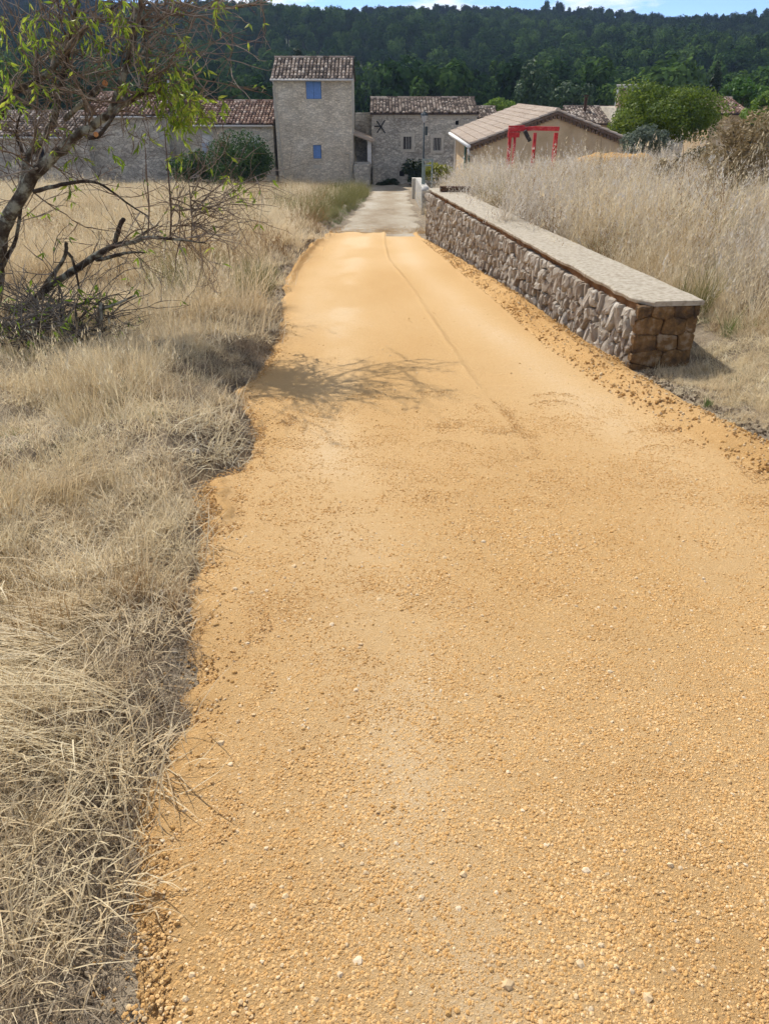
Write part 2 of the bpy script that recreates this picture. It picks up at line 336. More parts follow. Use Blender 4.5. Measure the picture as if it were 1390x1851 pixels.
# ------------------------------------------------------------------ instanced stuff
def proto(name, v, f, tone, mat, smooth=False):
    me = bpy.data.meshes.new(name); me.from_pydata(np.asarray(v).tolist(), [], [tuple(int(i) for i in q) for q in f])
    a = me.attributes.new('tone', 'FLOAT', 'POINT'); a.data.foreach_set('value', np.asarray(tone, np.float32)); me.update()
    for x in (mat if isinstance(mat, list) else [mat]): me.materials.append(x)
    if smooth: me.shade_smooth()
    return bpy.data.objects.new(name, me)
def scatter(name, protos, P, rot, scl, idx, label, cat):
    n = len(P); me = bpy.data.meshes.new(name); me.vertices.add(n); me.vertices.foreach_set('co', np.asarray(P, np.float32).ravel())
    a = me.attributes.new('rot', 'FLOAT_VECTOR', 'POINT'); a.data.foreach_set('vector', np.asarray(rot, np.float32).ravel())
    scl = np.asarray(scl, np.float32)
    if scl.ndim == 1: scl = np.stack([scl]*3, -1)
    a = me.attributes.new('scl', 'FLOAT_VECTOR', 'POINT'); a.data.foreach_set('vector', scl.ravel())
    a = me.attributes.new('idx', 'INT', 'POINT'); a.data.foreach_set('value', np.asarray(idx, np.int32))
    o = link(name, me, protos[0].data.materials[0])
    g = bpy.data.node_groups.new(name + '_nodes', 'GeometryNodeTree')
    g.interface.new_socket('Geometry', in_out='INPUT', socket_type='NodeSocketGeometry'); g.interface.new_socket('Geometry', in_out='OUTPUT', socket_type='NodeSocketGeometry')
    N = g.nodes.new; K = g.links.new
    gi = N('NodeGroupInput'); go = N('NodeGroupOutput'); jn = N('GeometryNodeJoinGeometry')
    def attr(nm, ty):
        q = N('GeometryNodeInputNamedAttribute'); q.data_type = ty; q.inputs['Name'].default_value = nm; return q.outputs['Attribute']
    ar = attr('rot', 'FLOAT_VECTOR'); asx = attr('scl', 'FLOAT_VECTOR'); ai = attr('idx', 'INT')
    er = N('FunctionNodeEulerToRotation'); K(ar, er.inputs[0])
    for k, p in enumerate(protos):
        cmp_ = N('FunctionNodeCompare'); cmp_.data_type = 'INT'; cmp_.operation = 'EQUAL'
        K(ai, cmp_.inputs[2]); cmp_.inputs[3].default_value = k
        oi = N('GeometryNodeObjectInfo'); oi.inputs['Object'].default_value = p; oi.inputs['As Instance'].default_value = True
        ip = N('GeometryNodeInstanceOnPoints')
        K(gi.outputs[0], ip.inputs['Points']); K(cmp_.outputs[0], ip.inputs['Selection']); K(oi.outputs['Geometry'], ip.inputs['Instance'])
        K(er.outputs[0], ip.inputs['Rotation']); K(asx, ip.inputs['Scale']); K(ip.outputs[0], jn.inputs[0])
    K(jn.outputs[0], go.inputs[0])
    md = o.modifiers.new('scatter', 'NODES'); md.node_group = g
    return tag(o, label, cat, kind='stuff')

# gravel
def pebble(seed):
    r = np.random.default_rng(seed); bm = bmesh.new(); bmesh.ops.create_icosphere(bm, subdivisions=1, radius=1)
    sc3 = r.uniform(.65, 1.2, 3); sc3[2] *= .7
    v = np.array([tuple(p.co) for p in bm.verts])*sc3*(1 + r.uniform(-.22, .22, (len(bm.verts), 1)))
    f = [[q.index for q in fc.verts] for fc in bm.faces]; bm.free(); return v, f
M['pebble'] = ramp_mat('ochre_pebble', [(0,(.42,.24,.08)),(.45,(.50,.305,.118)),(.8,(.56,.375,.175)),(1,(.62,.47,.28))], tone=0, rnd=1, noise=(.12, 90, 2), rough=.95, spec=.1)
M['pebble_pale'] = ramp_mat('pale_pebble', [(.56,.40,.22),(.61,.46,.275),(.66,.53,.36)], tone=0, rnd=.9, noise=(.1, 60, 3), rough=.9, spec=.15)
PB = [proto('pebble', *pebble(i), [0.5]*12*1 if False else np.full(len(pebble(i)[0]), .5), M['pebble']) for i in range(5)]
PP = [proto('pale_pebble', *pebble(20+i), np.full(len(pebble(20+i)[0]), .5), M['pebble_pale']) for i in range(4)]
def road_pts(n, y0, y1, extra=0):
    y = NR.uniform(y0, y1, n); s = NR.uniform(0, 1, n); x = xl(y) - extra + (xr(y) - xl(y) + extra)*s; return x, y
from bisect import bisect_left
def zroad_sample(x, y):
    j = np.clip(np.searchsorted(ys, y), 1, len(ys)-2)
    s = np.clip((x - xl(y))/(xr(y)-xl(y)), 0, 1); i = np.clip((s*339).round().astype(int), 0, 339)
    return Zg[j, i]
P_, Rt, Sc, Ix = [], [], [], []
for (n, y0, y1, smin, smax, keep) in [(1500, .4, 3.2, .005, .009, 1), (1000, 3, 9, .005, .010, 1)]:
    x, y = road_pts(n, y0, y1, .02)
    loosem = (x > xc(y)+.0) | (x < xl(y)+.14)
    dens = sstep(-.3, .35, fbm(x*1.1+5, y*.8, 3))*.75 + .2 + .6*loosem
    k = NR.random(n) < dens; x, y = x[k], y[k]
    s = NR.uniform(0, 1, len(x))**2.2*(smax-smin) + smin
    P_.append(np.stack([x, y, zroad_sample(x, y) + s*.15], -1)); Rt.append(NR.uniform(-3.14, 3.14, (len(x), 3))*[.25, .25, 1]); Sc.append(s); Ix.append(NR.integers(0, 5, len(x)))
for (n, y0, y1, smin, smax) in [(1800, .35, 3.0, .003, .009), (500, 3.0, 8, .004, .009), (150, .4, 3, .008, .015)]:
    x, y = road_pts(n, y0, y1); s = NR.uniform(0, 1, n)**2*(smax-smin) + smin
    P_.append(np.stack([x, y, zroad_sample(x, y) + s*.05], -1)); Rt.append(NR.uniform(-3.14, 3.14, (n, 3))*[.2, .2, 1]); Sc.append(s); Ix.append(NR.integers(5, 9, n))
# clods on the berm and along the crumbling left edge
n = 9000; y = NR.uniform(2.5, 17, n)**1.0; c0 = xc(y); x = c0 + NR.uniform(-.02, 1, n)*(xr(y)-c0); s = NR.uniform(.004, .016, n)*NR.random(n)+.003
P_.append(np.stack([x, y, zroad_sample(x, y)+s*.3], -1)); Rt.append(NR.uniform(-3.14, 3.14, (n, 3))); Sc.append(s); Ix.append(NR.integers(0, 5, n))
n = 5000; y = YEND + np.abs(NR.normal(0, .9, n)) - .5; x = NR.uniform(-1.35, 1.0, n); s = NR.uniform(.003, .009, n); P_.append(np.stack([x, y, road_z(y)-.012+s*.1], -1)); Rt.append(NR.uniform(-3.14, 3.14, (n, 3))); Sc.append(s); Ix.append(NR.integers(0, 5, n))
n = 7000; y = NR.uniform(.4, 8, n); x = xl(y) + NR.normal(.03, .07, n); s = NR.uniform(0, 1, n)**2.5*.007 + .0018
P_.append(np.stack([x, y, np.maximum(gz(x, y), zroad_sample(x, y))+s*.3], -1)); Rt.append(NR.uniform(-3.14, 3.14, (n, 3))); Sc.append(s); Ix.append(NR.integers(0, 5, n))
scatter('gravel', PB + PP, np.concatenate(P_), np.concatenate(Rt), np.concatenate(Sc), np.concatenate(Ix), 'loose ochre and pale stones scattered over the road', 'gravel')
NR = np.random.default_rng(101)
# fine grain: patches of many small stones bedded in the surface
M['grain'] = ramp_mat('ochre_grain', [(.395,.212,.068),(.54,.32,.124),(.62,.408,.188),(.70,.54,.33)], tone=1.0, noise=(.1, 200, 2), rough=.95, spec=.05)
def grain_patch(seed, n, rad, s0, s1):
    r = np.random.default_rng(seed); V = []; F = []; T = []
    base = [pebble(seed*7+i) for i in range(6)]
    for i in range(n):
        v, f = base[r.integers(0, 6)]; s = r.random()**2.5*(s1-s0)+s0; a, q = r.uniform(0, 6.28), math.sqrt(r.random())*rad; b = r.uniform(0, 6.28); cb, sb = math.cos(b), math.sin(b)
        w_ = np.stack([v[:,0]*cb-v[:,1]*sb, v[:,0]*sb+v[:,1]*cb, v[:,2]], -1)*s + [math.cos(a)*q, math.sin(a)*q, s*r.uniform(-.35, .15)]
        k = len(V); V += w_.tolist(); F += [(x+k, y+k, z+k) for x, y, z in f]; T += [float(np.clip(r.normal(.42, .17) + (.45 if r.random() < .045 else 0), 0, 1))]*len(v)
    return np.array(V), F, T
GR = [proto('grain', *grain_patch(60+i, 820, .15, .0016, .0058), M['grain']) for i in range(5)]
def road_spaced(y0, y1, d, n):
    x, y = road_pts(n, y0, y1); k = (x > xl(y)+.14) & (x < xc(y)-.05); x, y = x[k], y[k]; keep = []; cells = {}
    for i in range(len(x)):
        c = (int(x[i]//d), int(y[i]//d))
        if all((x[j]-x[i])**2+(y[j]-y[i])**2 > d*d for a in (-1,0,1) for b in (-1,0,1) for j in cells.get((c[0]+a, c[1]+b), ())): keep.append(i); cells.setdefault(c, []).append(i)
    return x[keep], y[keep]
P_, Rt, Sc = [], [], []
for (y0, y1, d, n, s0, s1) in ((.3, 2.6, .125, 9000, .85, 1.15), (2.6, 5.2, .16, 9000, 1.1, 1.4)):
    x, y = road_spaced(y0, y1, d, n); k = NR.random(len(x)) > .45*np.exp(-((x - np.interp(y, [0,2.2,3.4,6], [.25,.02,-.25,-.45]))/.15)**2) + .35*np.exp(-((x - np.interp(y, [0,3,6], [1.75,1.6,1.35]))/.2)**2); x, y = x[k], y[k]; e = .09; zz = lambda a, b: zroad_sample(x+a, y+b)
    z = (zz(e,0)+zz(-e,0)+zz(0,e)+zz(0,-e)+zz(0,0))/5; tx = np.clip((zz(e,0)-zz(-e,0))/(2*e), -.2, .2); ty_ = np.clip((zz(0,e)-zz(0,-e))/(2*e), -.25, .15)
    P_.append(np.stack([x, y, z + .0006], -1)); r_ = np.zeros((len(x), 3)); rz = NR.uniform(-3.14, 3.14, len(x))
    for i in range(len(x)): r_[i] = tuple((Matrix.Rotation(math.atan(ty_[i]), 3, 'X') @ Matrix.Rotation(-math.atan(tx[i]), 3, 'Y') @ Matrix.Rotation(rz[i], 3, 'Z')).to_euler())
    Rt.append(r_); Sc.append(NR.uniform(s0, s1, len(x)))
P = np.concatenate(P_)
scatter('fine_gravel', GR, P, np.concatenate(Rt), np.concatenate(Sc), NR.integers(0, 5, len(P)), 'fine ochre grit bedded in the surface of the road', 'gravel')
# dark soil clods along the left edge
M['clod'] = ramp_mat('dark_soil_clod', [(.14,.10,.065),(.21,.155,.10),(.30,.23,.155)], tone=0, rnd=1, noise=(.2, 40, 4), rough=1, bump=(.01, 60))
PC = [proto('clod', *pebble(40+i), np.full(12 if False else len(pebble(40+i)[0]), .5), M['clod']) for i in range(4)]
def clods(n, y0, y1, off, sd, s0, s1):
    y = NR.uniform(y0, y1, n); x = xl(y) - off + NR.normal(0, sd, n); s = NR.uniform(0, 1, n)**2*(s1-s0)+s0
    x = np.minimum(x, xl(y)-.015*NR.random(n)); return np.stack([x, y, gz(x, y) + s*.2], -1), s
a = [clods(500, .4, 2.2, .08, .05, .003, .010), clods(600, 2.2, 4.2, .12, .07, .003, .012), clods(3000, 3.8, 8, .18, .09, .004, .02), clods(900, 8, 18, .15, .10, .008, .03)]
y = NR.uniform(3, 6.4, 900); x = xr(y) + .12 + NR.normal(0, .09, 900); s = NR.uniform(.004, .016, 900)
a.append((np.stack([x, y, gz(x, y)+s*.3], -1), s))
P = np.concatenate([q[0] for q in a]); s = np.concatenate([q[1] for q in a])
scatter('soil_clods', PC, P, NR.uniform(-3.14, 3.14, (len(P), 3)), s, NR.integers(0, 4, len(P)), 'dark crumbled earth along the edges of the road', 'soil')

NR = np.random.default_rng(202)
# grasses: every prototype is a patch of many blades growing from several clump centres
def blades(seed, n, L0, L1, wd, lean, spread, droop, aligned=None, segs=3, heads=0, patch=0.0, clumps=1):
    r = np.random.default_rng(seed); V = []; F = []; T = []
    cc = [(math.sqrt(r.random())*patch, r.uniform(0, 6.283), r.uniform(0, 6.283), r.random(), r.uniform(.45, 1.35)) for _ in range(clumps)]
    for i in range(n):
        cr, ca, ch, ct, cs = cc[r.integers(0, clumps)]
        az = (ch + r.normal(0, 1.3) if r.random() < .6 else r.uniform(0, 6.283)) if aligned is None else aligned + r.normal(0, .35)
        ln = r.uniform(L0, L1)*cs; le = abs(r.normal(0, lean)) if aligned is None else lean + r.normal(0, .12)
        b = np.array([math.cos(ca)*cr + r.normal(0, spread), math.sin(ca)*cr + r.normal(0, spread), -.01]); d = np.array([math.cos(az), math.sin(az)])
        th = le; p = b.copy(); side = np.array([-d[1], d[0], 0])*wd*r.uniform(.6, 1.3)*.5; n0 = len(V); tn = min(1, max(0, .55*r.random() + .45*ct)); bend = droop*r.uniform(.3, 1.4); yaw = r.normal(0, .14)
        for k in range(segs+1):
            tw = side*(1 - (k/segs)**1.6*.85)
            V += [p - tw, p + tw]; T += [tn, tn]
            th = min(th + bend/segs, 2.3); az2 = az + yaw*k; st = ln/segs
            p = p + np.array([math.cos(az2)*math.sin(th), math.sin(az2)*math.sin(th), math.cos(th)])*st
            if p[2] < .004 + .02*tn: p[2] = .004 + .02*tn
        for k in range(segs): F.append((n0+2*k, n0+2*k+1, n0+2*k+3, n0+2*k+2))
        if heads and r.random() < heads:
            q = V[-1]
            for h in range(7):
                a = r.uniform(0, 6.28); o = q + np.array([r.normal(0, .012), r.normal(0, .012), r.uniform(-.10, .04)]); e = o + np.array([math.cos(a)*.02, math.sin(a)*.02, r.uniform(.02, .05)])
                k0 = len(V); sd = np.array([math.sin(a), -math.cos(a), .2])*wd
                V += [o - sd, o + sd, e]; T += [min(1, tn+.25)]*3; F.append((k0, k0+1, k0+2))
    return np.array(V), F, T
GP = {
 'mat':   [proto('straw_mat', *blades(100+i, 560, .05, .23, .0042, 1.05 if i % 2 else 1.35, .05, .8, patch=.28, clumps=30), M['straw_grey' if i < 3 else 'straw']) for i in range(5)],
 'comb':  [proto('straw_comb', *blades(110+i, 220, .22, .5, .0046, .85, .05, .75, aligned=0.0, patch=.2, clumps=9), M['straw' if i < 2 else 'straw_grey']) for i in range(3)],
 'tuft':  [proto('straw_tuft', *blades(120+i, 230, .22, .55, .0036, .33, .04, .7, heads=.12, patch=.26, clumps=7), M['straw']) for i in range(3)],
 'thatch':[proto('thatch', *blades(190+i, 420, .03, .13, .0030, 1.3, .05, .6, patch=.22, clumps=26), M['thatch']) for i in range(3)],
 'rust':  [proto('rust_tuft', *blades(130+i, 150, .10, .32, .003, .4, .04, .5, patch=.16, clumps=4), M['rust_grass']) for i in range(2)],
 'olive': [proto('olive_tuft', *blades(140+i, 200, .35, .75, .0042, .25, .04, .55, patch=.16, clumps=4), M['olive_grass']) for i in range(2)],
 'green': [proto('green_tuft', *blades(150+i, 130, .04, .14, .0035, .5, .05, .6, patch=.2, clumps=7), M['green_grass']) for i in range(2)],
 'farm':  [proto('field_patch', *blades(160+i, 760, .3, .62, .010, .35, .07, .75, heads=.12, patch=.8, clumps=40, segs=2), M['straw' if i < 2 else 'straw_grey']) for i in range(4)],
 'silver':[proto('silver_patch', *blades(170+i, 620, .30, .85, .0058, .46, .05, 1.1, heads=.4, patch=.6, clumps=20), M['silver']) for i in range(4)],
 'tan':   [proto('tan_patch', *blades(180+i, 300, .3, .9, .0052, .35, .06, .7, heads=.3, patch=.4, clumps=9), M['straw_grey' if i else 'rust_grass']) for i in range(3)],
}
from mathutils import Matrix
class Sc_:
    def __init__(s): s.P=[]; s.R=[]; s.S=[]; s.I=[]; s.pr=[]
    def put(s, kinds, x, y, smin, smax, tilt=.08, rz=None, dz=0.0):
        n = len(x)
        if n == 0: return
        off = []
        for p in [p for k in kinds for p in GP[k]]:
            if p not in s.pr: s.pr.append(p)
            off.append(s.pr.index(p))
        s.P.append(np.stack([x, y, gz(x, y)+dz], -1))
        e = .22; ax = np.arctan((gz(x+e, y)-gz(x-e, y))/(2*e)); ay = np.arctan((gz(x, y+e)-gz(x, y-e))/(2*e))
        rzz = NR.uniform(-3.14, 3.14, n) if rz is None else rz + NR.normal(0, .4, n)
        tl = NR.normal(0, tilt, (n, 2)); rr = []
        for i in range(n):
            m = Matrix.Rotation(max(-.6, min(.6, ay[i]+tl[i,0])), 3, 'X') @ Matrix.Rotation(max(-.6, min(.6, -ax[i]+tl[i,1])), 3, 'Y') @ Matrix.Rotation(rzz[i], 3, 'Z')
            rr.append(tuple(m.to_euler()))
        s.R.append(np.array(rr)); s.S.append(NR.uniform(smin, smax, n)); s.I.append(np.array(off)[NR.integers(0, len(off), n)])
    def build(s, name, label, cat):
        return scatter(name, s.pr, np.concatenate(s.P), np.concatenate(s.R), np.concatenate(s.S), np.concatenate(s.I), label, cat)
def leftpts(n, y0, y1, dmin, dmax, pw=1.0):
    y = NR.uniform(y0, y1, n); d = dmin + NR.random(n)**pw*(dmax-dmin); return np.where(y < YEND, xl(y), trl(y)) - d, y
def clump(x, y, f=1.5, lo=-.15, hi=.25, off=0):   # keep points where a noise field is high
    k = NR.random(len(x)) < sstep(lo, hi, fbm(x*f+off, y*f+off*2, 3)); return x[k], y[k]
def spaced(x, y, d):                               # drop points that crowd earlier ones
    keep = []; cells = {}
    for i in range(len(x)):
        c = (int(x[i]//d), int(y[i]//d)); ok = True
        for a in (-1, 0, 1):
            for b in (-1, 0, 1):
                for j in cells.get((c[0]+a, c[1]+b), ()):
                    if (x[j]-x[i])**2 + (y[j]-y[i])**2 < d*d: ok = False
        if ok: keep.append(i); cells.setdefault(c, []).append(i)
    return x[keep], y[keep]
g = Sc_()
x, y = spaced(*leftpts(4000, -.5, 3.4, .22, 2.6), .17); g.put(['mat'], x, y, .7, 1.05)
x, y = spaced(*leftpts(3000, -.3, 9, .06, .40), .09); x, y = clump(x, y, 2, -.9, -.2); g.put(['thatch'], x, y, .4, .8)
x, y = spaced(*leftpts(900, -.2, 3.4, .10, .30), .12); x, y = clump(x, y, 3, .0, .4); g.put(['mat'], x, y, .26, .4)
x, y = spaced(*leftpts(4000, 3.3, 9, .28, 5), .30); g.put(['mat'], x, y, .8, 1.2)
x, y = spaced(*leftpts(600, 3.3, 9, .14, .3), .16); x, y = clump(x, y, 2, -.3, .3); g.put(['mat'], x, y, .35, .6)
x, y = spaced(*leftpts(400, .3, 3.0, .35, 1.8), .2); x, y = clump(x, y, 1.2, -.05, .3, 9); g.put(['comb'], x, y, .7, 1.15, rz=R(-60))
x, y = spaced(*leftpts(200, 1.55, 2.3, .32, .9), .16); g.put(['comb'], x, y, .75, 1.1, rz=R(-125))
x, y = spaced(*leftpts(700, 2.4, 6, .6, 3.2), .24); x, y = clump(x, y, 1.0, -.2, .25, 4); g.put(['tuft', 'tuft', 'comb'], x, y, .6, 1.05)
x, y = spaced(*leftpts(500, 1.2, 4.8, .16, 1.3), .2); x, y = clump(x, y, 1.8, .0, .35, 14); g.put(['rust'], x, y, .5, 1.1)
x, y = spaced(*leftpts(500, 1.0, 9, .3, 2.8), .2); x, y = clump(x, y, 1.5, .0, .4, 24); g.put(['green'], x, y, .4, .9)
x, y = spaced(*leftpts(900, 6.5, 19, .3, 7), .45); g.put(['mat'], x, y, 1.3, 1.9)
x, y = spaced(*leftpts(900, 7, 19, .35, 7), .4); x, y = clump(x, y, .9, -.25, .25, 2); g.put(['tuft', 'tan', 'rust'], x, y, .7, 1.1)
x, y = spaced(*leftpts(200, 9, 19, .2, 1.6), .3); x, y = clump(x, y, .9, -.1, .3, 7); g.put(['olive', 'rust', 'green'], x, y, .5, .9)
g.build('dry_verge_grass', 'matted dry straw grass on the left verge beside the road', 'grass')
g = Sc_()
y = NR.uniform(10, 48.4, 9000); x = -NR.random(9000)*(6 + y*.62); k = x < np.where(y < YEND, xl(y), trl(y)) - np.where(y > 36, .7, 1.2); x, y = x[k], y[k]
k = ~((y > 46.2) & (x > -2.9)); x, y = spaced(x[k], y[k], .8); g.put(['farm'], x[y < 30], y[y < 30], .65, 1.05); g.put(['farm'], x[y >= 30], y[y >= 30], .5, .8)
y = NR.uniform(9, 46, 1500); x = -NR.random(1500)*(4 + y*.6) - 1.2; k = x < np.where(y < YEND, xl(y), trl(y)) - .8; x, y = spaced(x[k], y[k], .6); x, y = clump(x, y, .28, -.05, .35, 31); g.put(['tan', 'rust', 'olive', 'tan'], x[y < 28], y[y < 28], .9, 1.4); g.put(['tan', 'rust', 'olive', 'tan'], x[y >= 28], y[y >= 28], .5, .8)
y = NR.uniform(46, 48.5, 300); x = NR.uniform(-26, -2.9, 300); x, y = spaced(x, y, .4); g.put(['tan', 'rust', 'olive'], x, y, .5, .85)
y = NR.uniform(20, 42, 500); x = trl(y) - NR.random(500)**1.3*1.5 - .1; x, y = spaced(x, y, .22); g.put(['green', 'green', 'olive'], x, y, .7, 1.1)
g.build('dry_meadow', 'pale dry meadow grass between the leaning tree and the houses', 'grass')
g = Sc_()
y = NR.uniform(6.4, 31, 9000); x = np.where(y < 17.6, xw(y)+.9, trr(y)+1.1) + NR.random(9000)*(5.5+y*.42)
k = (x - xw(y) > .9 + 1.7*(1-sstep(6.8, 9.0, y))); x, y = spaced(x[k], y[k], .62)
hi = sstep(-.35, .3, fbm(x*.45+3, y*.45, 3)); k = NR.random(len(x)) < .35 + .65*hi
for lo_, hi_, f_ in ((0, 15, 1.0), (15, 20, .86), (20, 40, .78)):
    b_ = (y >= lo_) & (y < hi_); g.put(['silver'], x[k & b_], y[k & b_], .65*f_, 1.35*f_, .18); g.put(['tan', 'tan', 'tan', 'tuft', 'silver'], x[~k & b_], y[~k & b_], .9*f_, 1.4*f_, .25)
n = 300; y = NR.uniform(8, 16, n); x = 5.2 + .22*y + NR.random(n)*4; x, y = spaced(x, y, .5); g.put(['tan', 'silver', 'tan'], x, y, 1.3, 2.0, .2)
n = 900; y = NR.uniform(7, 30, n); x = np.where(y < 17.6, xw(y)+.85, trr(y)+.8) + NR.random(n)*(1+.25*y); x, y = spaced(x, y, .5); g.put(['tan', 'tan', 'olive'], x[y < 17], y[y < 17], .7, 1.1); g.put(['tan', 'tan', 'olive'], x[y >= 17], y[y >= 17], .5, .75)
n = 500; y = NR.uniform(6.2, 12, n); x = xw(y)+.95+NR.random(n)*5; x, y = spaced(x, y, .35); g.put(['mat', 'comb', 'mat'], x, y, .8, 1.2)
n = 400; y = NR.uniform(7, 17.5, n); x = xw(y)+.68 + NR.random(n)*.3; x, y = spaced(x, y, .25); g.put(['olive', 'rust', 'tan'], x, y, .4, .75)
n = 900; y = NR.uniform(2.6, 7.2, n); x = xr(y) + .45 + NR.random(n)*3.6; k = ~((y > 6.0) & (x < xw(y)+.70)); x, y = spaced(x[k], y[k], .24); x, y = clump(x, y, 1.4, -.9, -.1); g.put(['mat'], x, y, .6, .95)
n = 120; y = NR.uniform(4.5, 7.0, n); x = xr(y) + .5 + NR.random(n)*3; k = ~((y > 5.9) & (x < xw(y)+.75)); x, y = clump(x[k], y[k], 2, 0, .3, 5); g.put(['green', 'rust'], x, y, .4, .8)
n = 260; y = NR.uniform(18.2, 33, n); x = trr(y) + .4 + NR.random(n)*1.0; x, y = spaced(x, y, .3); g.put(['olive', 'tan', 'green'], x, y, .5, .85)
n = 260; y = NR.uniform(4.6, 6.08, n); x = xw(y) + .12 + NR.random(n)*1.4; x, y = spaced(x[(x > xr(y)+.12)], y[(x > xr(y)+.12)], .11); g.put(['mat'], x, y, .3, .45)
g.build('silver_field_grass', 'tall silvery dry grass filling the field behind the stone wall', 'grass')
# --- END GRASS
# ------------------------------------------------------------------ roadside stone wall
M['wallstone'] = ramp_mat('grey_mauve_stone', [(.16,.108,.072),(.29,.24,.185),(.39,.345,.285),(.55,.51,.44)], tone=.6, noise=(.45, 9, 6), bump=(.014, 30), rough=.95)
M['mortar'] = ramp_mat('red_brown_mortar', [(.06,.035,.022),(.12,.07,.045),(.20,.125,.08)], tone=0, noise=(1, 8, 6), bump=(.02, 25), rough=1)
M['rustband'] = ramp_mat('rust_stained_mortar', [(.09,.045,.02),(.20,.10,.045),(.28,.17,.09)], tone=0, noise=(1, 7, 7), bump=(.02, 30), rough=1)
M['cap'] = ramp_mat('weathered_concrete', [(.25,.205,.145),(.41,.36,.28),(.51,.455,.365)], tone=.0, noise=(1, 22, 10), bump=(.008, 70), rough=.95)
M['endblock'] = ramp_mat('stained_block', [(0,(.05,.037,.026)),(.4,(.115,.076,.045)),(.68,(.25,.145,.06)),(.92,(.38,.29,.19))], tone=.35, noise=(.75, 11, 10), bump=(.035, 30), rough=.95)
wall = thing('stone_wall', (WX0, WY0, float(road_z(WY0))), 'low rubble stone wall with flat concrete cap along the right of the road', 'wall')
wd_ = Vector((WX1-WX0, WY1-WY0, 0)); WL = wd_.length; wdir = wd_.normalized(); wn = Vector((-wdir.y, wdir.x, 0))   # wn points to the road
if wn.x > 0: wn = -wn
WT = .50
def wtop(s): return .085 + (-.275-.085)*s/WL
def wbase(s): return float(road_z(WY0 + wdir.y*s)) - .03
def wp(s, z, d=0): p = Vector((WX0, WY0, 0)) + wdir*s + wn*d; return (p.x, p.y, z)
CAPH, BAND = .04, .075
# core
mb = MB(); n = 24
for i in range(n):
    s0, s1 = .004 + (WL-.004)*i/n, .004 + (WL-.004)*(i+1)/n
    q = [wp(s0, wbase(s0)-.3, -.04), wp(s1, wbase(s1)-.3, -.04), wp(s1, wtop(s1)-CAPH-.004, -.04), wp(s0, wtop(s0)-CAPH-.004, -.04),
         wp(s0, wbase(s0)-.3, -WT+.02), wp(s1, wbase(s1)-.3, -WT+.02), wp(s1, wtop(s1)-CAPH-.004, -WT+.02), wp(s0, wtop(s0)-CAPH-.004, -WT+.02)]
    mb.add(q, [(0,1,2,3),(5,4,7,6),(3,2,6,7)] + ([(4,0,3,7)] if i == 0 else []) + ([(1,5,6,2)] if i == n-1 else []))
mb.build('mortar_core', M['mortar'], wall)
# rust-stained bed under the cap
N1, N2 = 190, 5; V = []; F = []
for i in range(N1+1):
    s = .0 + WL*i/N1
    for j in range(N2+1):
        z = wtop(s) - CAPH - .002 - (BAND*(.9+1.0*float(fbm(s*2.3, 3.1, 3))+.35*max(0, 1-s/5)))*j/N2
        V.append(wp(s, z, .002 + .016*float(fbm(s*9, j*.7+z*9, 3)) - .012*j/N2))
for i in range(N1):
    for j in range(N2): a = i*(N2+1)+j; F.append((a, a+1, a+N2+2, a+N2+1))
mk('mortar_bed', V, F, M['rustband'], wall, True)
# cap slab
N1, N2 = 230, 12; V = []; F = []; rows = []
for i in range(N1+1):
    s = -.02 + (WL+.05)*i/N1
    ov = .032 + .03*float(fbm(s*4, 1.7, 4)); dl = ov - max(0, .16-s)*.75; dr = -WT-.02 - .015*float(fbm(s*3, 8.7, 3))
    ring = []
    zt = wtop(max(0, s)) + .006*float(fbm(s*.8, 4.4, 2))
    ring.append(wp(s, zt-CAPH-.006*float(fbm(s*8, 2., 2)), dl-.004)); ring.append(wp(s, zt-CAPH*.35, dl+.004)); ring.append(wp(s, zt-.008, dl))
    for j in range(N2+1):
        d = dl - .012 + (dr+.012 - dl+.012)*j/N2; ring.append(wp(s, zt + .004*float(fbm(s*5, d*14, 3)), d))
    ring.append(wp(s, zt-.008, dr)); ring.append(wp(s, zt-CAPH, dr)); rows.append(ring)
k = len(rows[0])
for r_ in rows: V += r_
for i in range(N1):
    for j in range(k): a = i*k+j; b = i*k+(j+1)%k; F.append((a, b, b+k, a+k))
F.append(tuple(range(k))[::-1]); F.append(tuple(N1*k+j for j in range(k)))
mk('cap_slab', V, F, M['cap'], wall, False)
# face stones: cells of an uneven coursed packing, each its own mesh
def clip(poly, px_, py_, nx, ny):
    out = []
    for i in range(len(poly)):
        a, b = poly[i], poly[(i+1) % len(poly)]; da = (a[0]-px_)*nx + (a[1]-py_)*ny; db = (b[0]-px_)*nx + (b[1]-py_)*ny
        if da <= 0: out.append(a)
        if (da < 0 < db) or (db < 0 < da): t = da/(da-db); out.append((a[0]+(b[0]-a[0])*t, a[1]+(b[1]-a[1])*t))
    return out
rs = random.Random(3); seeds = []
def Hs(s): return wtop(s) - CAPH - BAND*.75 - wbase(s)
ASP = 1.55
for r_ in range(9):
    s = rs.uniform(0, .08)
    while s < WL:
        wdt = rs.uniform(.08, .165) if rs.random() < .8 else rs.uniform(.045, .075)
        H = Hs(s); t = (r_ + .5)*.118 + rs.uniform(-.03, .03) + .02*math.sin(s*2.1+r_)
        if t < H - .03: seeds.append((s + wdt/2, t/ASP))
        s += wdt
for _ in range(70): s = rs.uniform(0, WL); seeds.append((s, rs.uniform(.05, .95)*Hs(s)/ASP))
seeds = [q for q in seeds if rs.random() > .10]
stones = []
